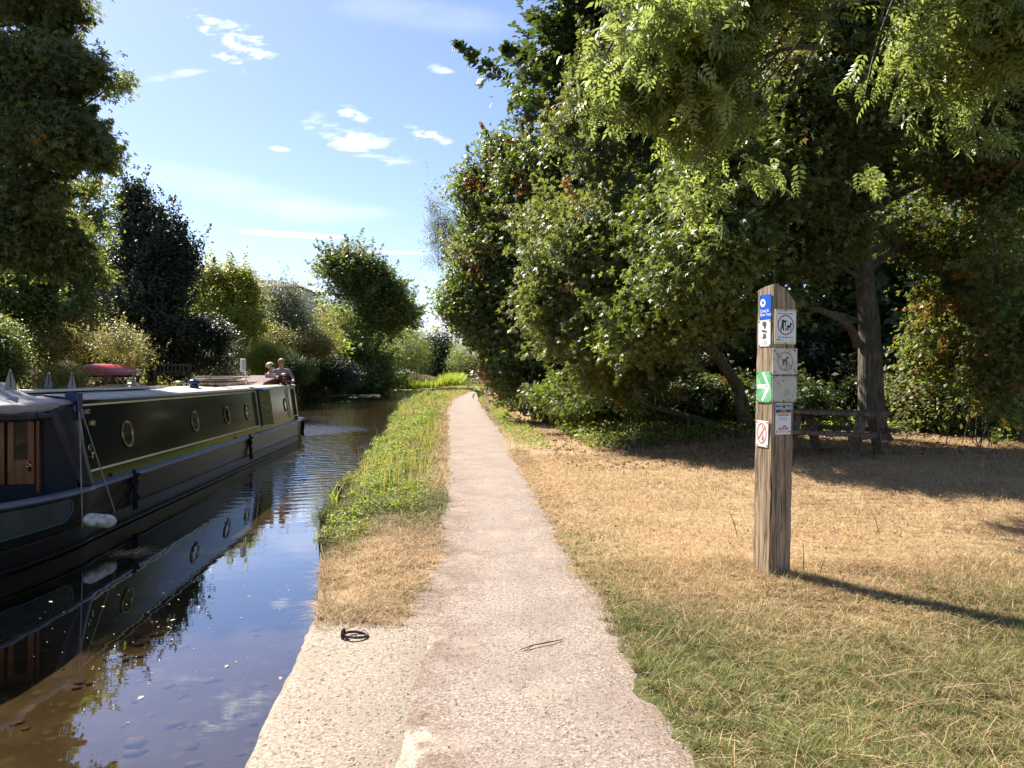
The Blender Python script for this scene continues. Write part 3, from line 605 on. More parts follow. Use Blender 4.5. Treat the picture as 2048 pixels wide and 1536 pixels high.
# ------------------------------------------------------------------ trees and shrubs on the far bank, left
def lb_base(px, D): x = (px-1024)/F*D; return (x, D, max(gz(x, D), -.1))
tree('maple_tree', 'dark maple leaning over the boat from the upper left with drooping boughs', 'tree', (-13.6, 16.5, gz(-13.6, 16.5)),
     [B(50, 60, 15.5, 85, 90), B(105, 120, 15, 60, 70), B(165, 150, 15, 55, 30, .9), B(200, 140, 15, 44, 22, .7, 1.6), B(222, 172, 15, 18, 24, .5, 2), B(60, 200, 15.5, 80, 60), B(120, 270, 15, 66, 50, None, 1.5), B(175, 300, 15, 46, 28, .8, 2), B(40, 330, 15.5, 80, 75), B(90, 390, 15.5, 55, 45), B(30, 460, 16, 75, 60), B(-60, 250, 16, 110, 260), B(90, 10, 15.5, 70, 50), B(110, 480, 17, 50, 60), B(-40, -40, 16, 120, 80)],
     62000, .155, 'maple', 'maple_dark', .34, twigs=260, bk='bark_dark', trunk_pts=[(-13.8, 16.5, gz(-13.8, 16.5)-.3), W(-45, 700, 16), W(-60, 450, 16), W(-70, 200, 16), W(-60, -60, 16)],
     crown_kw=dict(clump=.42, per=60, up=.5, brown=.01, lumps=.12, spire=.2, spire_len=.55, spire_up=False),
     extra_limbs=[(W(-60, 300, 16), W(90, 160, 15.3), .12, .05), (W(90, 160, 15.3), W(230, 140, 15), .05, .012), (W(-50, 400, 16), W(110, 285, 15.2), .08, .02)])
tree('cherry_tree', 'light airy tree with thin leafy sprays behind the dark maple at left', 'tree', lb_base(95, 23),
     [B(120, 420, 23, 60, 60), B(60, 520, 23, 90, 80), B(140, 540, 23, 60, 70), B(160, 385, 23, 36, 16), B(185, 440, 23, 30, 26), B(90, 620, 22, 90, 60), B(20, 600, 21, 60, 80), B(190, 395, 23, 28, 6, .4, .5), B(190, 372, 23, 26, 6, .4, .5)],
     30000, .15, 'oval', 'mid_leaf', .16, twigs=200, crown_kw=dict(clump=.5, per=45, up=.45, brown=.05, lumps=.2))
tree('wych_elm_tree', 'dark conical tree with upright leafy shoots standing over the garden', 'tree', lb_base(300, 32),
     [B(290, 560, 32, 95, 90), B(300, 640, 31, 110, 75), B(285, 460, 32, 50, 60), B(350, 500, 32, 42, 55), B(220, 500, 32, 50, 60), B(262, 410, 32, 16, 32, w=1.5), B(275, 395, 32, 8, 26, w=1.5), B(335, 440, 32, 9, 30, w=1.5), B(316, 438, 32, 8, 28, w=1.2), B(360, 445, 32, 9, 32, w=1.5), B(375, 520, 32, 22, 14), B(210, 620, 31, 40, 60), B(375, 600, 31, 30, 70)],
     46000, .21, 'oval', 'dark_leaf', .22, twigs=240, crown_kw=dict(clump=.62, per=60, spire=.22, spire_len=1.4, up=.45, lumps=.14))
tree('acacia_tree', 'bright yellow green tree right of the dark conical tree', 'tree', lb_base(455, 47),
     [B(440, 590, 47, 62, 60), B(475, 620, 46, 52, 70), B(430, 560, 47, 34, 34), B(480, 560, 47, 26, 26), B(405, 640, 46, 36, 50), B(450, 680, 45, 50, 40)],
     22000, .26, 'oval', 'yellow_leaf', .2, twigs=160, crown_kw=dict(clump=.8, per=50, spire=.15, spire_len=1.3, lumps=.16))
tree('hawthorn_tree', 'grey green open tree with visible stems in front of the white house', 'tree', lb_base(570, 66),
     [B(565, 600, 66, 40, 46), B(545, 640, 66, 42, 50), B(600, 620, 66, 36, 55), B(580, 660, 65, 50, 40)],
     12000, .32, 'slim', 'grey_leaf', .3, twigs=200, crown_kw=dict(clump=1.1, per=45, spire=.25, spire_len=1.8, lumps=.16, shell=(.3, 1)))
tree('lime_tree', 'tall spreading tree leaning over the water at the bend of the canal', 'tree', lb_base(705, 92),
     [B(690, 560, 90, 60, 60), B(740, 590, 90, 60, 50), B(670, 620, 90, 60, 55), B(695, 520, 90, 32, 30), B(745, 540, 90, 28, 26), B(650, 545, 90, 24, 22), B(770, 620, 90, 48, 36), B(730, 680, 88, 80, 60), B(800, 628, 92, 26, 18), B(680, 700, 88, 60, 50), B(640, 690, 90, 46, 50, w=1.4), B(655, 590, 90, 40, 40), B(745, 750, 86, 42, 36), B(780, 575, 90, 16, 10, w=1.2)],
     40000, .44, 'tri', 'mid_leaf', .45, twigs=200, crown_kw=dict(clump=1.7, per=50, lumps=.16))
# shrubs of the sloping bank
def SB(name, lab, px, D, blobs, n, size, tpl, mat, **k):
    n = int(n*2.0); size = size*.62; kw = dict(clump=.4, per=50); kw.update(k.pop('ck', {}))
    return shrub(name, lab, 'shrub', lb_base(px, D), [B(*b) for b in blobs], n, size, tpl, mat, crown_kw=kw, **k)
SB('golden_shrub', 'sunlit yellow flowering shrubs spilling down the bank above the red canoe', 235, 25, [(200, 690, 25, 60, 40), (255, 700, 25, 50, 32), (170, 650, 26, 60, 35), (120, 640, 26, 55, 40), (290, 725, 25, 30, 20), (235, 715, 27, 80, 30), (150, 705, 27, 75, 36), (70, 640, 27, 80, 50), (60, 710, 25, 60, 40)], 34000, .09, 'oval', 'gold_leaf', ck=dict(clump=.35, spire=.35, spire_len=.6, brown=.12))
SB('olive_shrub', 'dull olive shrub thicket at the left edge under the cherry tree', 70, 21, [(60, 680, 21, 80, 50), (130, 710, 21.5, 50, 40), (10, 640, 21, 50, 50), (90, 750, 19.5, 70, 26)], 22000, .085, 'oval', 'gold_leaf', ck=dict(brown=.3, clump=.3))
SB('laurel_bush', 'dark green rounded bush at the far left edge above the boat', 20, 18, [(15, 720, 18, 45, 45), (-30, 690, 18, 60, 60)], 12000, .10, 'oval', 'mid_leaf')
SB('buddleia_bush', 'grey green bush with pale flower heads left of the two people', 465, 37, [(460, 720, 37, 42, 46), (425, 740, 36, 40, 34), (490, 745, 37, 26, 26)], 14000, .13, 'slim', 'grey_leaf', ck=dict(spire=.3, spire_len=.8, brown=.15))
SB('shade_bush', 'dark shaded bush below the conical tree behind the wooden bench', 350, 31, [(340, 700, 31, 70, 55), (400, 690, 33, 60, 60), (300, 690, 31, 50, 50)], 16000, .15, 'oval', 'dark_leaf')
SB('yellow_bush', 'round yellow tipped bush directly behind the woman on the boat', 528, 44, [(528, 710, 44, 36, 28), (515, 735, 44, 34, 24)], 12000, .12, 'oval', 'yellow_leaf', ck=dict(clump=.5))
SB('hazel_bush', 'mid green bush mass below the yellow green tree', 430, 52, [(430, 700, 52, 50, 36), (480, 690, 53, 46, 34), (390, 690, 50, 36, 40)], 13000, .2, 'oval', 'mid_leaf', ck=dict(clump=.7))
SB('bramble_mound', 'low bramble mound in front of the small red brown shed roof', 588, 60, [(592, 738, 60, 40, 28), (560, 728, 60, 30, 34)], 11000, .18, 'oval', 'mid_leaf', ck=dict(clump=.6))
SB('osier_bush', 'olive green bush mass at the foot of the tall spreading tree', 650, 95, [(640, 715, 95, 50, 46), (600, 690, 96, 50, 50), (690, 735, 95, 46, 40)], 15000, .34, 'slim', 'mid_leaf', ck=dict(clump=1.3, spire=.2, spire_len=1.6))
SB('privet_bush', 'dark rounded bush at the water edge behind the man on the boat', 630, 72, [(620, 735, 72, 50, 42), (670, 745, 74, 44, 36), (590, 755, 70, 32, 26), (710, 755, 78, 30, 26)], 24000, .22, 'oval', 'dark_leaf', ck=dict(clump=.9))
SB('elder_bush', 'brownish green bush between the yellow bush and the lime tree', 590, 62, [(575, 680, 62, 46, 24), (625, 685, 64, 40, 28), (545, 670, 60, 34, 22), (650, 650, 70, 30, 34)], 15000, .2, 'oval', 'gold_leaf', ck=dict(clump=.8, brown=.25))
SB('waterside_bush', 'feathery green bush growing out of the bank at the bend', 815, 112, [(815, 715, 112, 38, 44), (790, 690, 114, 34, 36), (835, 740, 110, 26, 28), (770, 715, 118, 26, 44)], 18000, .4, 'slim', 'mid_leaf', ck=dict(clump=1.6, spire=.2, spire_len=2))
SB('ivy_clad_tree', 'very dark rounded ivy covered tree at the end of the canal', 876, 165, [(876, 690, 165, 34, 36), (870, 725, 165, 36, 34), (900, 735, 168, 26, 26)], 14000, .7, 'oval', 'dark_leaf', ck=dict(clump=2.2))
SB('far_willow_bush', 'pale olive rounded bush where the path meets the horizon', 948, 150, [(950, 715, 150, 46, 38), (925, 735, 152, 34, 26), (985, 700, 155, 40, 34), (1010, 730, 150, 40, 30)], 16000, .5, 'slim', 'mid_leaf', ck=dict(clump=1.8, spire=.3, spire_len=2.4))
SB('far_hedge', 'mid green hedge filling the gap left of the ivy covered tree', 835, 185, [(820, 690, 185, 50, 32), (850, 680, 186, 40, 30), (790, 720, 185, 40, 36), (900, 730, 190, 50, 26)], 12000, .8, 'oval', 'mid_leaf', ck=dict(clump=2.4))
# background wood on the hill, one mass
rows = []
me_blobs = [B(px, 700-40*math.sin(px*.01), D, 110, h, 6) for px, D, h in ((-60, 55, 190), (80, 55, 170), (200, 52, 120), (330, 58, 90), (430, 72, 40), (520, 95, 30), (620, 120, 100), (720, 135, 90), (400, 60, 110), (470, 70, 40), (600, 75, 50))]
C, N, T, tint, _, _, _ = crown_points(me_blobs, 90000, clump=2.0, per=80, shell=(.3, 1))
tag(link('distant_wood', leaves_mesh('distant_wood', C, N, T, (.30+.0012*C[:, 1])*rng.uniform(.7, 1.3, len(C)), 'tri', tint), None, M['mid_leaf']), 'mass of dull green scrub and trees covering the hill behind the far bank', kind='stuff')

# ------------------------------------------------------------------ strap-leaved clumps, reeds, weeds, grass
def blades(pos, L, Wd, lean, az, tint, curve=.5, name='grass', mat='grass'):
    """each blade: 5 verts, base pair, mid pair, tip"""
    n = len(pos); d = np.c_[np.cos(az), np.sin(az), np.zeros(n)]; s = np.c_[-np.sin(az+.0), np.cos(az), np.zeros(n)]
    tw = rng.uniform(-1, 1, n)[:, None]; s = norm(s+d*tw)
    up = np.array([0, 0, 1.0])
    mid = pos+(d*np.sin(lean)[:, None]*.45+up*np.cos(lean)[:, None]*.55)*L[:, None]
    l2 = np.clip(lean+curve, 0, 1.62)
    tip = mid+(d*np.sin(l2)[:, None]+up*np.cos(l2)[:, None])*L[:, None]*.5
    w = Wd[:, None]/2
    V = np.stack([pos-s*w, pos+s*w, mid+s*w*.8, mid-s*w*.8, tip+s*w*.12, tip-s*w*.12], 1).reshape(-1, 3)
    b = 6*np.arange(n)[:, None]
    Fc = np.concatenate([b+np.array([0, 1, 2, 3]), b+np.array([3, 2, 4, 5])], 0)
    me = np_mesh(name, V, Fc, np.repeat(tint, 6, 0)); return link(name, me, None, M[mat])
def grass_area(n, fx, y0, y1, pw, Lr, lay=.5, wmul=1.0, gfn=green_mask, sink=.01):
    y = y0+(y1-y0)*rng.random(n)**pw; x0, x1 = fx(y); x = x0+(x1-x0)*rng.random(n)
    # tussocks
    k = rng.random(n) < .55; x = x+np.where(k, .05*np.sin(x*37+y*5)+.05*np.sin(y*23), 0); y = y+np.where(k, .05*np.sin(y*31+x*7), 0)
    g = gfn(x, y); isg = rng.random(n) < g*.9
    L = rng.uniform(*Lr, n)*np.where(isg, 1.0, 1.15)*(1+.35*wob(x, y, 2.2)); flat = (~isg) & (rng.random(n) < lay)
    lean = np.where(flat, rng.uniform(1.15, 1.5, n), rng.uniform(.1, .95, n)); L = np.where(flat, L*1.6, L)
    D = np.maximum(y, 1); Wd = rng.uniform(.0016, .0034, n)*np.maximum(1, D/4.0)*wmul*np.where(isg, 1.25, 1)
    tint = np.zeros((n, 3)); tint[:, 0] = np.clip(rng.normal(.5, .25, n)+.15*wob(x, y, 5)+.22*wob(x+9, y, .8), 0, 1)
    bare = (wob(x*1.3+4, y+11, 1.0)+.5*wob(x, y, 4.1) > .62) & (rng.random(n) < .75); L = np.where(bare, L*.35, L)
    tint[:, 1] = np.where(isg, rng.uniform(0, .3, n), np.clip(rng.normal(.92, .12, n), 0, 1))
    pos = np.c_[x, y, ground_z(x, y)-sink+np.where(flat, rng.uniform(.012, .045, n), 0)]
    return pos, L, Wd, lean, rng.uniform(0, 6.283, n), tint
def cat_(*a): return [np.concatenate(q) for q in zip(*a)]
vis = lambda y: .715*y+.4
g1 = grass_area(230000, lambda y: (Pr(y)-.03, vis(y)), 2.6, 6.4, .9, (.035, .11))
g2 = grass_area(100000, lambda y: (Pr(y)-.03, vis(y)), 6.0, 15, 1.0, (.03, .085), .6)
g3 = grass_area(36000, lambda y: (Pr(y)-.05, Pr(y)+5+0*y), 14, 60, 1.0, (.05, .16), .3, .7)
g4 = grass_area(26000, lambda y: (Pr(y)-.10, Pr(y)+.26), 2.4, 16, 1, (.02, .07), .4)
tag(blades(*cat_(g1, g2, g3, g4), name='lawn_grass'), 'parched straw coloured grass with green patches on the right of the path', kind='stuff')
g5e = grass_area(2500, lambda y: (Rb(y)-.02, Pl(y)+.05), 4.62, 5.0, .5, (.03, .10), .5)
g5 = grass_area(48000, lambda y: (Rb(y)-.02, Pl(y)+.10*rng.random(len(y))), 4.9, 10, 1, (.03, .10), .5)
g5b = grass_area(9000, lambda y: (Rb(y)-.05, Rb(y)+.10), 5.0, 12, 1, (.06, .17), .2)
g6 = grass_area(60000, lambda y: (Rb(y)-.05, Pl(y)+.12*rng.random(len(y))), 8.5, 30, 1.1, (.04, .12), .25, .8)
g7 = grass_area(30000, lambda y: (Rb(y)-.1, Pl(y)+.03), 28, 110, 1.2, (.10, .26), .2, .5)
tag(blades(*cat_(g5e, g5, g5b, g6, g7), name='verge_grass'), 'grass of the canal verge on the left of the path, straw near and lush green further', kind='stuff')
# long loose straw lying over the lawn
n = 3400; y = rng.uniform(2.4, 8.5, n); x = Pr(y)+(vis(y)-Pr(y))*rng.random(n); s_ = rng.random(n)
tt = np.zeros((n, 3)); tt[:, 0] = rng.uniform(.3, 1, n); tt[:, 1] = 1
tag(blades(np.c_[x, y, ground_z(x, y)+rng.uniform(.02, .075, n)], rng.uniform(.06, .26, n)*np.where(rng.random(n) < .12, 1.5, 1), rng.uniform(.0016, .0032, n), rng.uniform(1.3, 1.56, n), rng.uniform(0, 6.28, n), tt, .12, 'loose_straw'), 'long dry straw stems lying loose on the grass', kind='stuff')
# reed fringe at the canal bend
n = 16000; px = rng.uniform(742, 925, n); D = rng.uniform(118, 150, n); x = (px-1024)/F*D
tt = np.zeros((n, 3)); tt[:, 0] = np.clip(rng.normal(.6, .25, n), 0, 1); tt[:, 1] = rng.random(n) < .06
hgt = 1.4+1.0*sst(.2, .9, np.sin(px*.05)*.5+.5)
tag(blades(np.c_[x, D, np.full(n, -.45)], hgt*rng.uniform(.7, 1.2, n), rng.uniform(.08, .16, n), rng.uniform(0, .35, n), rng.uniform(0, 6.28, n), tt, .5, 'reeds', 'reed'), 'bright green reed bed growing out of the water at the canal bend', kind='stuff')
n = 4600; y = 10+rng.random(n)**1.3*70; q = rng.random(n); x = Rb(y)+(Pl(y)-Rb(y)-.2)*q; k = wob(x, y, 1.3) > .0; x, y = x[k], y[k]; n = len(x); tt = np.zeros((n, 3)); tt[:, 0] = rng.random(n); tt[:, 1] = rng.uniform(.3, 1, n)
tag(blades(np.c_[x, y, ground_z(x, y)], rng.uniform(.10, .55, n)*rng.uniform(.5, 1.2, n), .003+.0004*y, rng.uniform(.05, .4, n), rng.uniform(0, 6.28, n), tt, .3, 'verge_stems', 'reed'), 'dry seeding stems rising out of the verge weeds', kind='stuff')
# leafy verge weeds
def weeds(name, n, fx, y0, y1, pw, size, hr, mat, label, brown=.08, tpl='oval', thr=-.2):
    y = y0+(y1-y0)*rng.random(n)**pw; a_, b_ = fx(y); x = a_+(b_-a_)*rng.random(n)
    cl_ = wob(x, y, 2.3)*.6+wob(x, y, 6.1)*.4; keep = (cl_ > thr) & ((y > 10.2) | (rng.random(n) < (y-7.2)/3.5) | (name != 'verge_weeds')); x, y, cl_ = x[keep], y[keep], cl_[keep]; n = len(x)
    h = hr*(.35+.9*np.clip(cl_-thr, 0, 1.2))*rng.random(n)**.6
    C = np.c_[x, y, ground_z(x, y)+h]
    N = np.array([0, 0, 1.0])+.75*norm(rng.normal(size=(n, 3))); T = norm(rng.normal(size=(n, 3)))+np.array([0, 0, -.2])
    tint = np.zeros((n, 3)); tint[:, 0] = np.clip(rng.normal(.5, .25, n), 0, 1); tint[:, 1] = (rng.random(n) < brown*(1+2*(wob(x, y, .8) > .4)))*rng.uniform(.4, 1, n)
    tag(link(name, leaves_mesh(name, C, N, T, size(y)*rng.uniform(.6, 1.3, n), tpl, tint), None, M[mat]), label, kind='stuff')
weeds('verge_weeds', 42000, lambda y: (Rb(y)-.1, Pl(y)-.10-.32*rng.random(len(y))), 7.9, 30, 1.15, lambda y: .026+.0012*y, .20, 'weed_leaf', 'bright green leafy weeds on the canal verge between water and path', .14, thr=-.02)
weeds('far_verge_weeds', 26000, lambda y: (Rb(y)-.25, Pl(y)-.3*rng.random(len(y))), 28, 110, 1.15, lambda y: .04+.0016*y, .32, 'weed_leaf', 'taller mixed weeds on the distant canal verge', .35, thr=.0)
# nettle and bramble mounds along the water edge
CM = []; 
for k in range(70):
    y = 7.6+rng.random()**1.5*50; q = rng.random()**1.4; x = float(Rb(y))-.12+q*(float(Pl(y))-float(Rb(y))-.1)*.8; r = rng.uniform(.12, .30)*(1+y*.018); m_ = int(330*(r/.25)**1.3)
    d = norm(rng.normal(size=(m_, 3))); d[:, 2] = np.abs(d[:, 2]); P_ = np.array([x, y, gz(x, y)-.04])+d*r*np.array([1.1, 1.1, 1.15])*(rng.random(m_)**.4)[:, None]
    tt = np.zeros((m_, 3)); tt[:, 0] = np.clip(rng.normal(rng.uniform(.25, .8), .2, m_), 0, 1); tt[:, 1] = (rng.random(m_) < rng.choice([.03, .03, .5]))*rng.random(m_)
    CM.append((P_, d+np.array([0, 0, .6])+.6*rng.normal(size=(m_, 3)), rng.normal(size=(m_, 3)), (.024+.0011*y)*rng.uniform(.6, 1.4, m_), tt))
P_, N_, T2, S2, tt = cat_(*CM); tag(link('nettle_mounds', leaves_mesh('nettle_mounds', P_, N_, T2, S2, 'oval', tt), None, M['weed_leaf']), 'uneven mounds of nettles and brambles spilling over the water edge', kind='stuff')
weeds('edge_weeds', 2600, lambda y: (Rb(y)-.22, Rb(y)+.15), 6.2, 12, 1, lambda y: .035+0*y, .16, 'weed_leaf', 'small leafy weeds hanging over the canal edge', .15)
weeds('hedge_foot_weeds', 5000, lambda y: (Pr(y)+.1, Pr(y)+.9), 16, 34, 1, lambda y: .06+0*y, .3, 'weed_leaf', 'green weeds along the foot of the hedge by the path', .15)
weeds('lawn_weeds', 900, lambda y: (Pr(y)+.1, vis(y)), 2.7, 7, 1, lambda y: .03+0*y, .05, 'mid_leaf', 'small green rosettes scattered in the lawn grass', .1, thr=.15)
n = 9000; y = rng.uniform(12.5, 27, n); x = Pr(y)+.8+rng.random(n)*(vis(y)-Pr(y)); tt = np.zeros((n, 3)); tt[:, 0] = rng.random(n); tt[:, 1] = rng.random(n)
M['litter'] = tintmat('leaf_litter_leaf', (.10, .055, .022), (.34, .21, .10))
tag(link('leaf_litter', leaves_mesh('leaf_litter', np.c_[x, y, ground_z(x, y)+.015], np.array([0, 0, 1.])+.5*rng.normal(size=(n, 3)), rng.normal(size=(n, 3)), rng.uniform(.05, .11, n), 'oval', tt), None, M['litter']), 'fallen brown leaves under the trees', kind='stuff')
n = 15000; y = rng.uniform(15.5, 22, n); x = Pr(y)+1.6+rng.random(n)*(vis(y)-Pr(y)-1.0); tt = np.zeros((n, 3)); tt[:, 0] = rng.random(n)
tag(link('ground_ivy', leaves_mesh('ground_ivy', np.c_[x, y, ground_z(x, y)+rng.uniform(.02, .22, n)*(wob(x, y, 2)+1)], np.array([0, 0, 1.])+.6*rng.normal(size=(n, 3)), rng.normal(size=(n, 3)), rng.uniform(.06, .12, n), 'oval', tt), None, M['mid_leaf']), 'ivy carpet on the shaded ground under the trees', kind='stuff')
# far-bank fringe hanging at the waterline
n = 26000; y = 8+rng.random(n)**1.1*100; x = Lb(y)-rng.uniform(-.2, 2.6, n); tt = np.zeros((n, 3)); tt[:, 0] = rng.random(n); tt[:, 1] = (rng.random(n) < .12)
tag(link('far_bank_weeds', leaves_mesh('far_bank_weeds', np.c_[x, y, np.maximum(ground_z(x, y), WATER)+rng.uniform(.0, .9, n)*(.5+.5*wob(x, y, 1))], np.array([0, 0, .7])+.8*rng.normal(size=(n, 3)), rng.normal(size=(n, 3)), .08+.002*y, 'oval', tt), None, M['mid_leaf']), 'tangled weeds along the far water edge', kind='stuff')
def strap(px, D, nb, L, lab):
    b = lb_base(px, D); tt = np.zeros((nb, 3)); tt[:, 0] = rng.random(nb)
    o = blades(np.tile(b, (nb, 1))+rng.normal(size=(nb, 3))*np.array([.18, .18, .02]), L*rng.uniform(.6, 1.1, nb), np.full(nb, .045), rng.uniform(.1, .8, nb), rng.uniform(0, 6.28, nb), tt, .5, 'iris_clump', 'weed_leaf')
    tag(o, lab, 'plant', 'strap leaved clumps on the far bank')
strap(288, 27, 160, 1.5, 'bright strap leaved clump right of the red canoe')
strap(318, 28, 140, 1.4, 'strap leaved clump beside the left end of the wooden bench')
strap(405, 33, 170, 1.7, 'shaded strap leaved clump between bench and grey bush')
# iris sprig at the near water edge and hanging twigs
def sprig(px, D, nb, L, lab, z=None, gr=None):
    x = (px-1024)/F*D; tt = np.zeros((nb, 3)); tt[:, 0] = rng.uniform(.4, 1, nb)
    o = blades(np.tile((x, D, gz(x, D) if z is None else z), (nb, 1))+rng.normal(size=(nb, 3))*np.array([.05, .05, .0]), L*rng.uniform(.5, 1.1, nb), np.full(nb, .014), rng.uniform(.0, .5, nb), rng.uniform(0, 6.28, nb), tt, .5, 'iris_plant', 'reed')
    tag(o, lab, 'plant', gr)
sprig(668, 9.8, 26, .42, 'tall green grass blades standing at the near water edge', -.15)
# ------------------------------------------------------------------ paints and small materials
M['paint'] = simple('dark_green_paint', (.012, .016, .015), .12, 0, .27, .12, 1.5)
M['hull_paint'] = simple('hull_green_paint', (.008, .011, .010), .25, 0, .18, .3, 4)
M['black_paint'] = simple('black_hull_paint', (.010, .010, .011), .38, 0, .4, .5, 5, bump=.15, bscale=30)
M['cream'] = simple('cream_paint', (.72, .66, .42), .4, 0, .5, .06)
M['gunwale'] = simple('grey_blue_paint', (.16, .18, .23), .3, 0, .5, .2)
t = NT('roof_paint'); n_ = t.noise(3, 6); t.set(color=t.mix(t.rng(n_, .35, .65), (.36, .33, .25), (.52, .47, .36)), rough=.6); t.bump(t.noise(150, 2), .3, .002); M['roof'] = t.m
M['brass'] = simple('brass', (.55, .42, .20), .28, 1, .5, .3, 20)
M['brass_dull'] = simple('dull_brass', (.30, .25, .14), .35, .9, .5, .3, 20)
M['glass'] = simple('window_glass', (.02, .025, .02), .03, 0, .9, .2)
M['canvas'] = simple('mauve_canvas', (.33, .305, .295), .75, 0, .3, .15, 6, bump=.2, bscale=25)
M['vinyl'] = simple('dark_vinyl', (.013, .014, .020), .45, 0, .35, .3, 7, bump=.3, bscale=9)
M['teal'] = simple('teal_paint', (.010, .030, .042), .22, 0, .5, .2)
M['teal_line'] = simple('teal_trim', (.03, .10, .12), .4)
t = NT('varnished_oak'); v = t.coord((22, 22, 2)); n_ = t.noise(1, 6, v, .6, .8); t.set(color=t.mix(t.rng(n_, .35, .65), (.15, .055, .015), (.26, .10, .03)), rough=.35, coat=.3); M['door'] = t.m
M['alu'] = simple('pale_metal', (.62, .62, .58), .45, .2, .5, .08)
M['panel'] = simple('solar_cell', (.012, .016, .035), .12, 0, .7, .2)
M['grey_metal'] = simple('grey_bracket', (.33, .34, .35), .5, .3, .5, .12)
M['navy'] = simple('navy_paint', (.012, .022, .09), .22, 0, .6, .2)
M['rope'] = simple('old_rope', (.30, .27, .22), .85, 0, .2, .3, 60, bump=.8, bscale=200)
M['rope_black'] = simple('black_rope', (.012, .012, .013), .8, 0, .2, .3, 60, bump=.8, bscale=150)
M['fender'] = simple('scuffed_fender', (.62, .58, .47), .45, 0, .4, .45, 18)
M['brown_wood'] = simple('red_brown_wood', (.11, .035, .018), .5, 0, .3, .35, 12)
M['pale_wood'] = simple('bleached_wood', (.45, .36, .28), .7, 0, .3, .35, 14)
M['white'] = simple('white_plastic', (.75, .75, .73), .4, 0, .5, .05)
M['ring_iron'] = simple('rusted_iron', (.085, .055, .045), .55, .5, .5, .4, 40, bump=.5, bscale=90)
M['skin'] = simple('skin', (.50, .25, .17), .5, 0, .4, .1, 12)
M['blonde'] = simple('blonde_hair', (.62, .53, .36), .55, 0, .4, .25, 60, bump=.6, bscale=80)
M['grey_hair'] = simple('grey_hair', (.36, .33, .29), .6, 0, .4, .25, 60, bump=.5, bscale=80)
M['shades'] = simple('dark_lens', (.01, .01, .012), .15)
M['pale_cloth'] = simple('pale_cloth', (.66, .56, .50), .8, 0, .2, .1, 10)
M['grey_cloth'] = simple('grey_cloth', (.23, .25, .30), .85, 0, .2, .15, 10)
M['red'] = simple('faded_red_plastic', (.46, .045, .05), .38, 0, .5, .25, 3)
def weathered(name, c1, c2, c3, sx=30):
    t = NT(name); v = t.coord((sx, sx, 1.6)); n_ = t.noise(1, 9, v, .68, .5); n2 = t.noise(2.4, 5); crk = t.noise(1, 5, t.coord((sx*2.2, sx*2.2, 1.2)), .6)
    c = t.mix(t.rng(n_, .33, .66), c1, c2); c = t.mix(t.rng(n2, .5, .68, 0, .7), c, c3); c = t.mix(t.rng(crk, .60, .66), c, tuple(x*.22 for x in c1))
    t.set(color=c, rough=.88, spec=.2); t.bump(t.math('SUBTRACT', n_, t.math('MULTIPLY', t.rng(crk, .58, .66), .8)), .8, .012); return t.m
M['post'] = weathered('weathered_oak', (.13, .088, .05), (.44, .335, .225), (.25, .17, .095))
M['table'] = weathered('weathered_table_wood', (.07, .052, .036), (.20, .16, .12), (.10, .08, .05), 20)
M['bench'] = weathered('old_bench_wood', (.08, .06, .04), (.20, .16, .11), (.07, .08, .04), 20)
WHITE = (.78, .77, .72)
def flatm(name, c, rough=.5):
    if name not in M: M[name] = simple(name, c, rough, 0, .4, .05)
    return M[name]
def dirty(name, base, dirt, lo=.55, hi=.62, sc_=40):
    t = NT(name); a = t.noise(sc_, 6, None, .75); b = t.noise(9, 3)
    f = t.math('MULTIPLY', t.rng(a, lo, hi), t.rng(b, .42, .58)); t.set(color=t.mix(f, base, dirt), rough=.5, spec=.4); return t.m
M['sign_white'] = dirty('white_sign_enamel', (.74, .73, .70), (.35, .27, .16), .60, .66, 50)
M['sign_dirty'] = dirty('stained_white_plate', (.56, .53, .46), (.16, .13, .08), .50, .58, 60)
M['sign_cream'] = flatm('cream_backing', (.62, .55, .30))

# ------------------------------------------------------------------ narrowboat
sl = .095; BX0, BY0 = -4.44-sl*9.0, 9.0
BM = Matrix.Translation((BX0, BY0, WATER)) @ Matrix.Rotation(math.atan(sl), 4, 'Z')
boat = empty('narrowboat', (BX0, BY0, WATER), math.atan(sl), label='long dark green narrowboat with brass portholes and a cream roof moving on the canal', cat='boat')
def XL(x, y, z): return BM @ Vector((x, y, z))
HB = 13.4; SE = 14.9       # where the cabin begins to round, stern end
CXm = -.84
def plan(y, half):
    """half width of hull or cabin at boat length y (bow is negative y)"""
    if y < 0: t_ = min(1, -y/3.6); return half*(1-t_**2.3)+.02
    if y > HB: t_ = min(1, (y-HB)/(SE-HB)); return half*math.sqrt(max(0, 1-t_**2.2))+.02
    return half
def zgun(y): return .66+(.16*(min(1, -y/3.6))**1.5 if y < 0 else 0)+(.04*((y-8)/7)**2 if y > 8 else 0)
def section_strip(mb, ys_, fa, fb, both=True):
    """surface between two curves fa(y) and fb(y) given as (half, z)"""
    for s_ in ((1, -1) if both else (1,)):
        V = []; Fc = []
        for i, y in enumerate(ys_):
            (ha, za), (hb, zb) = fa(y), fb(y); V += [(CXm+s_*ha, y, za), (CXm+s_*hb, y, zb)]
            if i: k = 2*i; Fc.append((k-2, k, k+1, k-1) if s_ > 0 else (k-1, k+1, k, k-2))
        mb.add(V, Fc)
yh = list(np.linspace(-3.6, 0, 22))+list(np.linspace(.4, HB, 24))+list(np.linspace(HB+.05, SE, 20))
HW = 1.04; CW = .90; CT = .76
mb = MB(); section_strip(mb, yh, lambda y: (plan(y, HW-.10), -.25), lambda y: (plan(y, HW-.02), .24)); mb.build('hull_bottom', M['black_paint'], boat, True)
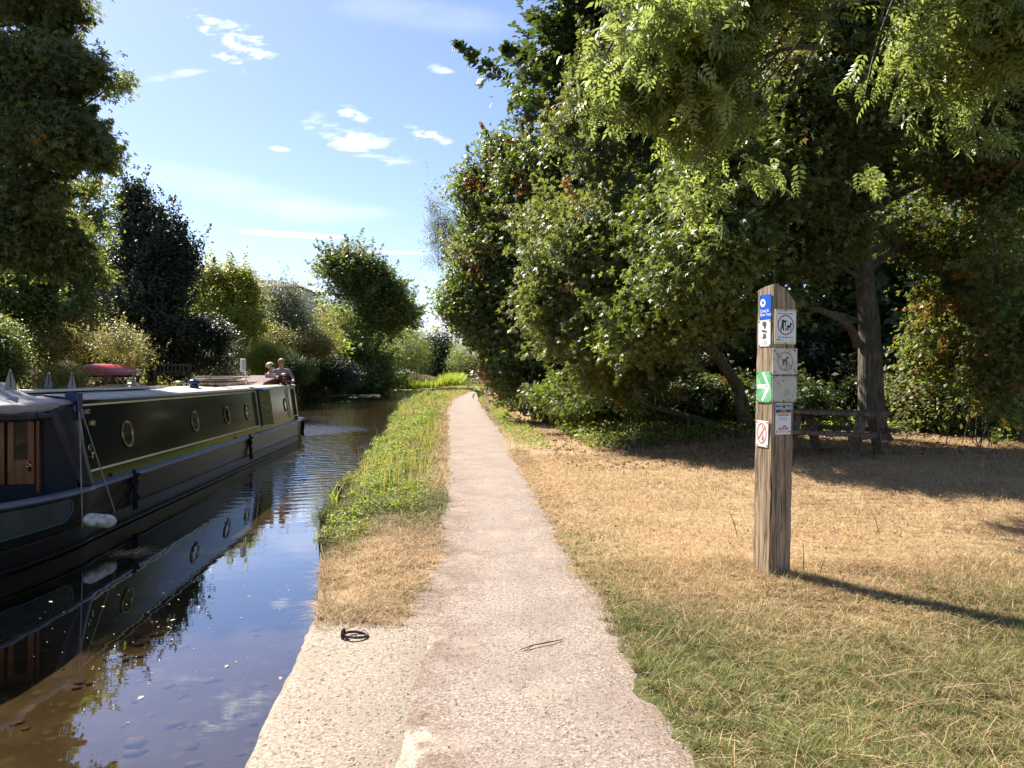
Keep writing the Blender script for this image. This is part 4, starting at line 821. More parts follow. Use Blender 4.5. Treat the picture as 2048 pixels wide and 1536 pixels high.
mb = MB(); section_strip(mb, yh, lambda y: (plan(y, HW-.02), .24), lambda y: (plan(y, HW), zgun(y)-.05)); mb.build('hull_side', M['hull_paint'], boat, True)
for zf, nm in ((.24, 'rubbing_strake'), (.03, 'rubbing_strake')):
    mb = MB(); o_ = -.02 if zf > .1 else -.05
    section_strip(mb, yh, lambda y: (plan(y, HW+o_), zf-.02), lambda y: (plan(y, HW+o_+.035), zf-.012)); section_strip(mb, yh, lambda y: (plan(y, HW+o_+.035), zf-.012), lambda y: (plan(y, HW+o_+.035), zf+.012)); section_strip(mb, yh, lambda y: (plan(y, HW+o_+.035), zf+.012), lambda y: (plan(y, HW+o_), zf+.02))
    mb.build(nm, M['black_paint'], boat)
mb = MB(); section_strip(mb, yh, lambda y: (plan(y, HW), zgun(y)-.05), lambda y: (plan(y, HW+.03), zgun(y)-.03)); section_strip(mb, yh, lambda y: (plan(y, HW+.03), zgun(y)-.03), lambda y: (plan(y, HW+.02), zgun(y)+.005)); section_strip(mb, yh, lambda y: (plan(y, HW+.02), zgun(y)+.005), lambda y: (plan(y, CW-.01 if y >= 0 else HW-.10), zgun(y)+.01)); mb.build('gunwale', M['gunwale'], boat)
# cabin walls with a real side hatch opening
H0, H1, HZ0, HZ1 = 9.15, 10.15, .80, 1.66
zr = lambda y: 1.70+.02*((y-6)/8)**2
def cab(y, t_): return (plan(y, CW+(CT-CW)*t_), zgun(y)+(zr(y)-zgun(y))*t_)
yc_all = list(np.linspace(0, H0, 16))+list(np.linspace(H1, HB, 8))+list(np.linspace(HB+.05, SE, 20))
mb = MB(); tl, th = (HZ0-.66)/1.05, (HZ1-.66)/1.05
section_strip(mb, list(np.linspace(0, H0, 16)), lambda y: cab(y, 0), lambda y: cab(y, 1), False)
section_strip(mb, list(np.linspace(H1, HB, 8))+list(np.linspace(HB+.05, SE, 20)), lambda y: cab(y, 0), lambda y: cab(y, 1), False)
section_strip(mb, [H0, H1], lambda y: cab(y, 0), lambda y: cab(y, tl), False); section_strip(mb, [H0, H1], lambda y: cab(y, th), lambda y: cab(y, 1), False)
for s_ in (-1,):
    V = []; Fc = []
    for i, y in enumerate(yh):
        if y < 0: continue
        (ha, za), (hb, zb) = cab(y, 0), cab(y, 1); V += [(CXm-ha, y, za), (CXm-hb, y, zb)]
        if len(V) > 2: k = len(V)-2; Fc.append((k-1, k+1, k, k-2))
    mb.add(V, Fc)
o = mb.build('cabin_side', M['paint'], boat, True)
# inside of hatch
mb = MB(); mb.box(-.62, -.58, H0-.3, H1+.3, .5, 1.7); mb.build('cabin_lining', M['vinyl'], boat)
def on_side(y, z, off=.0):
    t_ = (z-zgun(y))/(zr(y)-zgun(y)); h_, _ = cab(y, t_); return (CXm+h_+off, y, z)
def side_ribbon(mb, pts, w, off=.006, th_=.006):
    """painted line along points (y,z) on the cabin side"""
    for (y0, z0_), (y1, z1_) in zip(pts[:-1], pts[1:]):
        a = Vector(on_side(y0, z0_, off/2+.001)); b = Vector(on_side(y1, z1_, off/2+.001)); mb.bar(a, b, off, w)
yl = lambda a, b, z: [(y, z+(zr(y)-1.7)) for y in np.linspace(a, b, max(2, int((b-a)/.5)))]
for a, b in ((.16, H0-.22), (H1+.22, 12.35), (12.6, SE-.45)):
    mb = MB()
    for z in (1.625, .80): side_ribbon(mb, yl(a, b, z), .026, .008)
    for y in (a, b): side_ribbon(mb, [(y, .79), (y, 1.635)], .03, .007)
    mb.build('coach_line', M['cream'], boat)
# roof
mb = MB(); yr = list(np.linspace(-.02, HB, 26))+list(np.linspace(HB+.05, 13.9, 6))
rings = []
for y in yr:
    h_ = plan(y, CT); z = zr(y); rings.append([(CXm+h_+.03, y, z-.035), (CXm+h_+.035, y, z+.0), (CXm+h_, y, z+.018)]+[(CXm+h_*k, y, z+.018+.07*(1-k*k)) for k in (.8, .5, .2, -.2, -.5, -.8)]+[(CXm-h_, y, z+.018), (CXm-h_-.035, y, z), (CXm-h_-.03, y, z-.035)])
mb.loft(rings, False, False); mb.build('roof', M['roof'], boat, True)
mb = MB(); [mb.tube([on_side(y, zr(y)-.03, .035) for y in np.linspace(0, 13.4, 20)], .022, 6)]; mb.build('handrail', M['paint'], boat, True)
# bulkhead with doors at the bow
mb = MB(); mb.add([(CXm-CW, 0, .1), (CXm+CW, 0, .1), (CXm+CT, 0, 1.72), (CXm, 0, 1.79), (CXm-CT, 0, 1.72)], [(0, 1, 2, 3, 4)]); mb.build('front_bulkhead', M['vinyl'], boat)
for k, x0_ in enumerate((-.75, -1.09)):
    d = MB(); x1_ = x0_+.30; d.box(x0_, x0_+.07, -.085, -.03, .70, 1.66); d.box(x1_-.07, x1_, -.085, -.03, .70, 1.66); d.box(x0_+.07, x1_-.07, -.083, -.032, .70, 1.00); d.box(x0_+.07, x1_-.07, -.083, -.032, 1.56, 1.66)
    dd = d.build('door', M['door'], boat, bevel=.006)
    g_ = MB(); g_.box(x0_+.071, x1_-.071, -.06, -.05, 1.001, 1.559); g_.build('glass', M['glass'], dd)
    if k == 0:
        h_ = MB(); h_.lathe([(0, 0), (.016, .004), (.012, .03), (.026, .045), (.02, .065), (0, .07)], 12, (x1_-.045, -.085, .92), Matrix.Rotation(R_(90), 4, 'X')); h_.box(x1_-.062, x1_-.028, -.092, -.085, .86, .98); h_.build('handle', M['brass'], dd, True)
mb = MB(); mb.box(-.435, -.40, -.06, -.002, .6, 1.70); mb.box(-1.14, -1.105, -.06, -.002, .6, 1.70); mb.box(-1.104, -.436, -.06, -.002, 1.665, 1.70); mb.build('door_frame', M['door'], boat)
# well deck coaming: inner panel with teal edge
mb = MB(); ywell = list(np.linspace(-3.3, -.02, 16))
section_strip(mb, ywell, lambda y: (plan(y, HW-.10), .35), lambda y: (plan(y, HW-.10), zgun(y)+.008)); mb.add([(CXm-1, 0, .38), (CXm+1, 0, .38), (CXm, -3.4, .38)], [(0, 1, 2)]); mb.build('well_deck', M['vinyl'], boat)
mb = MB(); section_strip(mb, list(np.linspace(-2.4, -.55, 10)), lambda y: (plan(y, HW+.008), .36), lambda y: (plan(y, HW+.006), zgun(y)-.09), False); mb.build('bow_panel', M['teal'], boat, True)
mb = MB(); pts = [(CXm+plan(y, HW+.012), y, zgun(y)-.085) for y in np.linspace(-2.4, -.62, 10)]+[(CXm+plan(-.55, HW+.012), -.55, .56), (CXm+plan(-.56, HW+.012), -.56, .46)]+[(CXm+plan(y, HW+.012), y, .355) for y in np.linspace(-.7, -2.4, 10)]
mb.tube(pts, .008, 6); mb.build('bow_panel_trim', M['teal_line'], boat, True)
# canvas cratch cover over the bow well
def ease(a, b, k, n=8): return [tuple(Vector(a).lerp(Vector(b), i/n)+Vector((0, 0, -k*math.sin(math.pi*i/n)))) for i in range(n+1)]
E0, E1, E2 = (-.045, -.01, 1.70), (-.10, -1.15, 1.685), (-.30, -2.3, 1.75); R0_, R1_ = (CXm, -.01, 1.92), (CXm, -2.3, 1.96)
rows_ = []
for i in range(13):
    q = i/12; e_ = Vector(E0).lerp(Vector(E1), q*2) if q < .5 else Vector(E1).lerp(Vector(E2), q*2-1); r_ = Vector(R0_).lerp(Vector(R1_), q)
    e_.z -= .012*math.sin(q*math.pi*4)**2
    rows_.append([tuple(r_.lerp(e_, j/8)+Vector((0, 0, -.035*math.sin(math.pi*j/8)+.006*math.sin(j*2.1+i*1.7)))) for j in range(9)]+[tuple(e_+Vector((.004, 0, -.05))), tuple(e_+Vector((-.006, 0, -.09-.02*math.sin(i*2.2))))])
mb = MB(); mb.loft(rows_, False, False)
rows2 = [[(2*CXm-p[0], p[1], p[2]) for p in r] for r in rows_]; mb.loft(rows2, False, False)
o = mb.build('cratch_cover', M['canvas'], boat, True); sm = o.modifiers.new('solid', 'SOLIDIFY'); sm.thickness = .006
mb = MB(); ro = [Vector(E0)+Vector((-.02, -.12, -.19)), Vector(E0)+Vector((-.03, -.5, -.16)), Vector(E1)+Vector((-.02, 0, -.13)), Vector(E2)+Vector((-.02, 0, -.12))]
pts = [ro[0].lerp(ro[1], i/5) for i in range(5)]+[ro[1].lerp(ro[2], i/5) for i in range(5)]+[ro[2].lerp(ro[3], i/6) for i in range(7)]
mb.tube(pts, [.012+.038*min(1, i/7)+.005*math.sin(i*2.3) for i in range(len(pts))], 9); mb.build('rolled_side', M['vinyl'], boat, True)
mb = MB(); [mb.tube([p+Vector((.052*math.cos(a), 0, .052*math.sin(a))) for a in np.linspace(0, 6.28, 12)], .008, 5) for p in (pts[7], pts[12])]; mb.build('strap', M['vinyl'], boat)
# fixed side curtain from roof corner to gunwale
rows_ = []
for i in range(11):
    q = i/10; z = 1.66-(1.66-.64)*q; xo = CXm+CT+.02+(CW-CT+.09)*q; yf = -.10-.30*(1-q)**2*1.2-.12*math.sin(q*math.pi); fold = .02*math.sin(q*7)
    rows_.append([(xo+.012, .06, z), (xo+.03+fold*.3, -.05, z), (xo+.012+fold, (-.05+yf)/2-.03, z-.004), (xo-.03+fold*.5, yf-.06, z)])
mb = MB(); mb.loft(rows_, False, False); o = mb.build('side_curtain', M['vinyl'], boat, True); sm = o.modifiers.new('solid', 'SOLIDIFY'); sm.thickness = .005
# portholes
def porthole(y):
    e = empty('porthole'); e.parent = boat; z = 1.18; p = on_side(y, z, .004); e.location = p
    lean = math.atan2(CW-CT, 1.05); e.rotation_euler = (0, R_(90)-lean, 0)
    mb = MB(); mb.lathe([(.150, 0), (.188, 0), (.193, .008), (.186, .018), (.172, .015), (.162, .022), (.153, .012), (.150, 0)], 40); mb.build('rim', M['brass_dull'], e, True)
    g_ = MB(); g_.lathe([(.0, .002), (.152, .002)], 40); g_.build('glass', M['glass'], e)
    b_ = MB()
    for k in range(8): a = k*math.pi/4+.2; b_.lathe([(0, .024), (.007, .022), (.008, .017)], 8, (.176*math.cos(a), .176*math.sin(a), 0))
    b_.build('screws', M['brass'], e)
for y in (1.47, 4.35, 6.35, 7.95, 12.1): porthole(y)
# side hatch: open door leaf with roses-patterned inner face, blue top slide
mb = MB(); a = Vector(on_side(H0, HZ0, .0)); d_ = Vector((.50, -.12, 0))*.42
mb.add([on_side(H0+.02, HZ0, .01), tuple(Vector(on_side(H0+.02, HZ0, .01))+d_+Vector((0, .34, 0))), tuple(Vector(on_side(H0+.02, HZ1, .01))+d_+Vector((0, .34, 0))), on_side(H0+.02, HZ1, .01)], [(0, 1, 2, 3)])
t = NT('painted_hatch_panel'); vv = t.voro(30); t.set(color=t.mix(t.rng(vv, .2, .35), (.62, .55, .24), (.14, .15, .05)), rough=.4)
hd = mb.build('side_hatch_door', t.m, boat); sm = hd.modifiers.new('solid', 'SOLIDIFY'); sm.thickness = .025
mb = MB(); mb.box(*sorted((on_side(H0, HZ1)[0]-.05, on_side(H0, HZ1)[0]+.16)), H0-.05, H1+.02, HZ1-.01, HZ1+.045); mb.build('side_hatch_cap', flatm('light_blue_paint', (.10, .25, .52), .25), boat, bevel=.01)
mb = MB()
for y in (H0, H1): mb.bar(on_side(y, HZ0-.02, .012), on_side(y, HZ1+.02, .012), .03, .03)
mb.bar(on_side(H0, HZ0-.02, .012), on_side(H1, HZ0-.02, .012), .03, .03); mb.build('side_hatch_frame', M['paint'], boat)
# registration number
def text(name, s_, size, parent, loc, rot, mat, ax='LEFT', bold=0, ext=.0004, sx=1):
    c_ = bpy.data.curves.new(name, 'FONT'); c_.body = s_; c_.size = size; c_.align_x = ax; c_.align_y = 'CENTER'; c_.extrude = ext; c_.offset = bold
    o = bpy.data.objects.new(name, c_); col.objects.link(o); o.parent = parent; o.location = loc; o.rotation_euler = rot; o.scale = (sx, 1, 1); bpy.context.view_layer.update()
    me = bpy.data.meshes.new_from_object(o.evaluated_get(bpy.context.evaluated_depsgraph_get())); me.materials.clear(); me.materials.append(mat)
    q = bpy.data.objects.new(name, me); col.objects.link(q); q.parent = parent; q.location = loc; q.rotation_euler = rot; q.scale = (sx, 1, 1); bpy.data.objects.remove(o); return q
lean = math.atan2(CW-CT, 1.05)
text('registration_number', '514875', .085, boat, on_side(.26, 1.545, .006), (R_(90)-0*lean, -0.0, R_(90)), flatm('silver_lettering', (.5, .5, .48)), sx=.8)
# lamp, brass catch and lock on the side
mb = MB(); p = Vector(on_side(.42, 1.40, .02)); mb.box(p.x-.02, p.x+.03, p.y-.055, p.y+.055, p.z-.035, p.z+.035); o = mb.build('navigation_lamp', M['brass_dull'], boat, bevel=.012)
p = Vector(on_side(.30, 1.10, .015)); mb = MB(); mb.tube([p+Vector((0, .035*math.cos(a), .035*math.sin(a))) for a in np.linspace(0, 6.28, 14)], .008, 6); p2 = Vector(on_side(.33, 1.02, .02)); mb.lathe([(0, .02), (.022, .015), (.025, 0)], 12, p2, Matrix.Rotation(R_(90), 4, 'Y')); mb.bar(p2-Vector((0, 0, .08)), p2, .012, .02); mb.build('brass_catch', M['brass'], boat, True)
mb = MB(); mb.tube([on_side(.08, 1.50, .02), on_side(.02, 1.50, .02), on_side(.06, .86, .02), on_side(.14, .84, .02)], .010, 6); mb.build('cream_corner_line', M['cream'], boat)
# navy pin clamp holding the cover at the roof corner
mb = MB(); mb.box(-.13, .03, -.02, .10, 1.685, 1.80); mb.box(-.01, .035, -.01, .09, 1.46, 1.70); mb.build('cover_clamp', M['navy'], boat, bevel=.012)
# solar panels with tilt brackets
def solar(y0, y1, x0_=-1.20, x1_=-.42, z=1.80, tris=()):
    e = empty('solar_panel'); e.parent = boat; e.location = (0, 0, 0)
    mb = MB(); mb.box(x0_, x1_, y0, y1, z, z+.035); mb.build('panel_frame', M['alu'], e, bevel=.004)
    g_ = MB(); g_.box(x0_+.02, x1_-.02, y0+.02, y1-.02, z+.0352, z+.039); g_.build('solar_cells', M['panel'], e)
    f_ = MB()
    for y in (y0+.15, y1-.15):
        for x in (x0_+.1, x1_-.08): f_.box(x-.02, x+.02, y-.03, y+.03, 1.72, z-.001)
    f_.build('feet', M['grey_metal'], e)
    for (tx, ty, s_) in tris:
        b_ = MB(); dx, dy = .07*s_, .115*s_; hgt = .21*s_
        P0 = Vector((tx, ty, z+.04)); V = [P0+Vector((-dx*.0, -dy, 0)), P0+Vector((0, dy, 0)), P0+Vector((0, dy*.08, hgt)), P0+Vector((0, -dy*.08, hgt))]
        V += [q+Vector((-.004, 0, 0)) for q in V]; b_.add(V, [(0, 1, 2, 3), (7, 6, 5, 4), (0, 4, 5, 1), (1, 5, 6, 2), (2, 6, 7, 3), (3, 7, 4, 0)])
        br = b_.build('tilt_bracket', M['grey_metal'], e)
        k_ = MB(); k_.box(tx+.001, tx+.004, ty-.006, ty+.006, z+.07, z+.04+hgt*.86); k_.build('slot', M['vinyl'], br)
solar(-.15, 1.65, z=1.80, tris=((-.43, -.95+.35, 1.15), (-.43, .80, 1.0), (-1.15, 1.75-.1, 1.05)))
solar(1.72, 3.4, z=1.795, tris=((-.43, 2.75, .95),))
solar(3.45, 4.6, -1.15, -.55, 1.79)
# roof vents
def vent(x, y, r, h_, mat, nm='mushroom_vent'):
    mb = MB(); z = zr(y)+.06; mb.lathe([(r*1.2, z), (r*1.2, z+.01), (r*.7, z+.012), (r*.7, z+h_*.5), (r, z+h_*.5), (r*1.05, z+h_*.7), (r*.75, z+h_*.95), (0, z+h_)], 20, (x, y, 0)); return mb.build(nm, mat, boat, True)
vent(-1.30, 4.9, .11, .12, M['brass_dull']); vent(-1.30, 7.4, .11, .13, M['brass_dull'])
o = vent(-.42, 5.6, .12, .17, M['navy']); o['label'] = 'navy mushroom vent'
mb = MB(); mb.tube([(-.42, 5.6, 1.93), (-.42, 5.6, 2.00)], .012, 8); mb.lathe([(0, 2.03), (.02, 2.02), (.02, 2.0), (0, 1.99)], 10, (-.42, 5.6, 0)); mb.build('vent_knob', M['brass'], o, True); bpy.context.view_layer.update()
# aerial
mb = MB(); ay = 9.3; mb.tube([(-.38, ay, 1.72), (-.38, ay, 2.12)], .016, 8); mb.lathe([(.09, 1.755), (.03, 1.765), (0, 1.77)], 14, (-.38, ay, 0)); o = mb.build('aerial_mast', M['white'], boat, True)
mb = MB(); mb.box(-.43, -.37, ay-.36, ay-.12+.12, 2.10, 2.42); mb.build('aerial_panel', M['white'], boat, bevel=.03)
# brown slide hatch box near stern
mb = MB(); mb.add([(-.30, 10.7, 1.76), (-1.30, 10.7, 1.76), (-1.30, 13.3, 1.76), (-.30, 13.3, 1.76), (-.34, 11.0, 1.83), (-1.26, 11.0, 1.83), (-1.26, 13.3, 2.02), (-.34, 13.3, 2.02)], [(0, 1, 5, 4), (1, 2, 6, 5), (2, 3, 7, 6), (3, 0, 4, 7), (4, 5, 6, 7)]); mb.build('stern_hatch_box', M['brown_wood'], boat, bevel=.01)
mb = MB()
mb.box(-.15, -.02, 13.0, 13.2, 1.75, 1.84); mb.lathe([(.02, 1.72), (.02, 1.84), (0, 1.85)], 10, (-.32, 14.2, 0)); mb.build('stern_dolly', M['navy'], boat, bevel=.01)
mb = MB(); mb.bar((CXm, 14.7, .55), (CXm, 15.3, .75), .05, .3); mb.bar((CXm+.1, 15.2, .9), (CXm+.1, 15.25, 1.35), .07, .25); mb.build('rudder_post', M['black_paint'], boat)

# plank stack and poles lying on the roof
e = empty('plank_stack', XL(-.62, 8.6, 1.80), math.atan(sl), label='stack of bleached planks, poles and a gangplank lying on the boat roof by the aerial', cat='planks')
for k, (x, z, w, L, m_, s0) in enumerate([(.0, .0, .24, 3.8, 'pale_wood', 0), (-.3, .0, .2, 3.4, 'pale_wood', .2), (-.02, .055, .22, 3.3, 'brown_wood', -.1), (-.28, .06, .16, 3.2, 'pale_wood', .1), (-.05, .115, .20, 2.9, 'pale_wood', -.2), (-.25, .12, .14, 2.6, 'brown_wood', .1)]):
    mb = MB(); mb.box(x-w/2, x+w/2, -1.7+s0, -1.7+s0+L, z, z+.035); mb.build('plank', M[m_], e, bevel=.004)
mb = MB(); mb.tube([(.17, -1.9, .03), (.17, 2.1, .05)], .022, 8); mb.tube([(.1, -1.75, .18), (.08, 1.7, .175)], .02, 8); mb.build('pole', M['pale_wood'], e, True)
mb = MB(); mb.tube([(.16, -1.7, 0), (.17, -1.72, .12), (.05, -1.7, .19), (-.2, -1.68, .18), (-.32, -1.7, .05)], .014, 6); mb.build('lashing', M['rope'], e, True)
e = empty('coiled_rope', XL(-.35, 7.2, 1.775), 0, label='pale rope coiled loosely on the roof before the plank stack', cat='rope')
mb = MB()
for k in range(5): mb.tube([((.1+.02*k)*math.cos(a), (.16+.02*k)*math.sin(a), .01+.008*k+.004*math.sin(a*3)) for a in np.linspace(0, 6.1, 18)], .010, 5)
mb.build('coil', M['rope'], e, True)

# fenders
def rope(mb, a, b, r=.009, sag=.0, n=10): a, b = Vector(a), Vector(b); mb.tube([a.lerp(b, i/n)+Vector((0, 0, -sag*math.sin(math.pi*i/n))) for i in range(n+1)], r, 6)
e = empty('boat_fender', XL(.42, -.35, .30), math.atan(sl)-.55, label='scuffed white cylinder fender hanging from two ropes beside the bow', cat='fender')
mb = MB(); pr_ = [(0, -.21), (.03, -.205), (.035, -.19), (.06, -.175), (.078, -.14), (.08, -.1), (.083, -.095), (.08, -.09), (.08, .1), (.083, .105), (.078, .14), (.06, .175), (.035, .19), (.03, .205), (0, .21)]
mb.lathe(pr_, 20, (0, 0, 0), Matrix.Rotation(R_(-90-14), 4, 'X')); mb.build('fender_body', M['fender'], e, True)
mb = MB(); inv = e.matrix_basis.inverted() if False else (Matrix.Translation(XL(.42, -.35, .30)) @ Matrix.Rotation(math.atan(sl)-.55, 4, 'Z')).inverted()
top_ = inv @ XL(.03, .04, 1.60); rope(mb, top_, (0, .20, .06), .007); rope(mb, top_+Vector((0, -.02, 0)), (.0, -.21, -.05), .009); mb.build('fender_rope', M['rope'], e, True)
for k, (y, lab) in enumerate(((1.15, 'black rope bundle fender hanging nearest the bow'), (7.3, 'black rope fender hanging halfway along the hull'), (13.5, 'black rope fender hanging by the stern'))):
    e = empty('rope_fender', XL(.215, y, .66), math.atan(sl), label=lab, cat='fender', group='black rope fenders on the hull side')
    mb = MB()
    for q in range(6): mb.tube([(.02+.015*rng.normal(), .02*rng.normal()+.012*(q-3), 0-.06*i+.01*rng.normal()) for i in range(9)], .016, 6)
    mb.tube([(.03+.03*math.cos(a), .05*math.sin(a), -.02+.01*math.sin(3*a)) for a in np.linspace(0, 6.2, 14)], .02, 6)
    mb.build('rope_bundle', M['rope_black'], e, True)
    mb = MB(); mb.tube([(.0, 0, .05), (.02, 0, -.48)], .028, 7); mb.build('tyre_strap', M['rope_black'], e, True)
mb = MB(); rope(mb, (.03, .0, -.02), (.06, -.95, -.42), .012, .03); rope(mb, (.03, .0, -.04), (.08, -.9, -.46), .008, -.02)
ff = [o for o in bpy.data.objects if o.name.startswith('rope_fender')][0]; mb.build('slack_line', M['rope_black'], ff, True)
e = empty('stern_fender', XL(CXm+.55, 15.05, .18), 0, label='round rope button fender at the stern waterline', cat='fender')
mb = MB(); mb.lathe([(0, -.12), (.1, -.1), (.16, 0), (.1, .1), (0, .12)], 14); mb.build('button', M['rope'], e, True); rope_ = MB(); rope(rope_, (0, 0, .05), (.05, -.1, .75), .012, .05); rope_.build('hanging_rope', M['rope'], e, True)

# ------------------------------------------------------------------ people and dog
def skin_mesh(name, V, E, Rr, mat, parent, sub=2, root=0):
    me = bpy.data.meshes.new(name); me.from_pydata([tuple(v) for v in V], E, []); o = link(name, me, parent, mat)
    sk = o.modifiers.new('skin', 'SKIN')
    for i, r in enumerate(Rr):
        r = r if hasattr(r, '__len__') else (r, r); me.skin_vertices[0].data[i].radius = r
    me.skin_vertices[0].data[root].use_root = True; sk.use_smooth_shade = True
    s_ = o.modifiers.new('sub', 'SUBSURF'); s_.levels = sub; s_.render_levels = sub; return o
def person(loc, rz, hgt, label, shirt, hair, sleeve, arm_l, arm_r, hair_kind):
    """standing figure, origin at feet; +X is where the face looks; k scales to height"""
    k = hgt/1.75; e = empty('person', loc, rz, label=label, cat='person')
    S_ = lambda p: tuple(Vector(p)*k)
    V = [(0, 0, .95), (0, 0, 1.12), (0, 0, 1.30), (0, 0, 1.43), (.01, 0, 1.50), (.02, 0, 1.58), (.015, 0, 1.66), (.0, 0, 1.70),
         (0, .09, .92), (.02, .10, .50), (0, .10, .09), (.13, .11, .04), (0, -.09, .92), (.02, -.10, .50), (0, -.10, .09), (.13, -.11, .04)]
    E = [(0, 1), (1, 2), (2, 3), (3, 4), (4, 5), (5, 6), (6, 7), (0, 8), (8, 9), (9, 10), (10, 11), (0, 12), (12, 13), (13, 14), (14, 15)]
    Rr = [(.12, .16), (.11, .145), (.12, .17), (.07, .12), .052, .085, .092, .06, .085, .055, .04, .035, .085, .055, .04, .035]
    def arm(sgn, sh, el, wr):
        b = len(V); V.extend([sh, el, wr]); E.extend([(2, b), (b, b+1), (b+1, b+2)]); Rr.extend([.058, .042, .028])
        d = (Vector(wr)-Vector(el)).normalized(); side = d.cross(Vector((0, 0, 1))).normalized()
        V.append(tuple(Vector(wr)+d*.06)); E.append((b+2, b+3)); Rr.append((.038, .02))
        for f_, (o_, L_) in enumerate(((-.028, .062), (-.010, .075), (.010, .07), (.026, .055))):
            c0 = len(V); q = Vector(wr)+d*.10+side*o_; V.extend([tuple(q), tuple(q+d*L_*.6+Vector((0, 0, -.02)))]); E.extend([(b+3, c0), (c0, c0+1)]); Rr.extend([.010, .008])
        c0 = len(V); V.extend([tuple(Vector(wr)+d*.045+side*.05), tuple(Vector(wr)+d*.085+side*.06+Vector((0, 0, -.01)))]); E.extend([(b+3, c0), (c0, c0+1)]); Rr.extend([.011, .009])
    arm(1, *arm_l); arm(-1, *arm_r)
    body = skin_mesh('body', [S_(v) for v in V], E, [tuple(q*k for q in (r if hasattr(r, '__len__') else (r, r))) for r in Rr], M['skin'], e, 2)
    mb = MB(); mb.lathe([(0, .035), (.014, .02), (.018, 0), (0, -.012)], 8, S_((.100, 0, 1.600)), Matrix.Rotation(R_(60), 4, 'Y'))
    for s_ in (-1, 1): mb.lathe([(0, .01), (.02, .008), (.03, 0), (.02, -.012), (0, -.014)], 10, S_((.0, s_*.088, 1.605)), Matrix.Rotation(R_(90), 4, 'X'))
    mb.build('nose_and_ears', M['skin'], e, True)
    mb = MB()
    for s_ in (-1, 1): mb.box(.088*k, .104*k, (s_*.036-.028)*k, (s_*.036+.028)*k, 1.615*k, 1.652*k); mb.bar(S_((.09, s_*.066, 1.64)), S_((.0, s_*.094, 1.635)), .008)
    mb.box(.098*k, .104*k, -.012*k, .012*k, 1.638*k, 1.650*k); mb.build('sunglasses', M['shades'], e, bevel=.003)
    mb = MB(); mb.box(.088*k, .096*k, -.022*k, .022*k, 1.558*k, 1.566*k); mb.build('mouth', flatm('lip', (.3, .1, .08)), e, bevel=.002)
    # hair cap
    rings = []; 
    for i in range(9):
        th_ = i/8*(math.pi*.62 if hair_kind == 'bob' else math.pi*.50); rr = .106 if hair_kind == 'bob' else .098
        ring = []
        for j in range(20):
            a = 2*math.pi*j/20; fr_ = math.cos(a); lim = 1 if fr_ < .55 else .62
            t2 = th_*lim; r_ = rr*math.sin(t2)*(1.10 if hair_kind == 'bob' else 1)*(1+.04*math.sin(j*3+i)); z = 1.66+rr*1.02*math.cos(t2)-(.02 if hair_kind == 'bob' and lim == 1 and i > 6 else 0)
            ring.append(S_((r_*math.cos(a)*1.04-.012, r_*math.sin(a), z-.01)))
        rings.append(ring)
    mb = MB(); mb.loft(rings, True, False); o = mb.build('hair', hair, e, True); o.modifiers.new('s', 'SOLIDIFY').thickness = .006
    # shirt
    sV = [V[0], V[1], V[2], (0, 0, 1.42)]; sE = [(0, 1), (1, 2), (2, 3)]; sR = [(.135, .175), (.128, .165), (.135, .188), (.085, .125)]
    for sh, el, wr in (arm_l, arm_r):
        b = len(sV); mid = Vector(sh).lerp(Vector(el), sleeve); sV += [sh, tuple(mid)]; sE += [(2, b), (b, b+1)]; sR += [.072, .062]
    skin_mesh('shirt', [S_(v) for v in sV], sE, [tuple(q*k for q in (r if hasattr(r, '__len__') else (r, r))) for r in sR], shirt, e, 2)
    tV = [(0, 0, .98), (0, 0, .92), (0, .09, .86), (.02, .10, .5), (.0, .10, .12), (0, -.09, .86), (.02, -.10, .5), (0, -.10, .12)]
    skin_mesh('trousers', [S_(v) for v in tV], [(0, 1), (1, 2), (2, 3), (3, 4), (1, 5), (5, 6), (6, 7)], [(.13*k, .17*k), (.13*k, .17*k), .10*k, .075*k, .06*k, .10*k, .075*k, .06*k], flatm('navy_trousers', (.04, .05, .08)), e, 1)
    return e
mz = WATER+.80
# man: stands at the stern facing the camera side, arm reaching to the dog
D_ = 22.4; px_ = 563; p = ((px_-1024)/F*D_, D_)
person((p[0], p[1], 2.13-1.76), R_(-72), 1.76, 'man with grey hair, dark sunglasses and grey shirt steering at the boat stern', M['grey_cloth'], M['grey_hair'], .75,
       ((0, .20, 1.38), (.10, .33, 1.16), (.33, .33, 1.10)), ((0, -.20, 1.38), (.10, -.27, 1.12), (.30, -.14, 1.02)), 'short')
D_ = 21.6; px_ = 541; p = ((px_-1024)/F*D_, D_)
person((p[0], p[1], 1.6+27/F*D_-1.66), R_(-12), 1.66, 'woman with a blonde bob, sunglasses and sleeveless pale top at the boat stern', M['pale_cloth'], M['blonde'], .22,
       ((0, .18, 1.36), (.05, .24, 1.10), (.24, .16, .98)), ((0, -.18, 1.36), (.06, -.25, 1.10), (.26, -.18, 1.0)), 'bob')
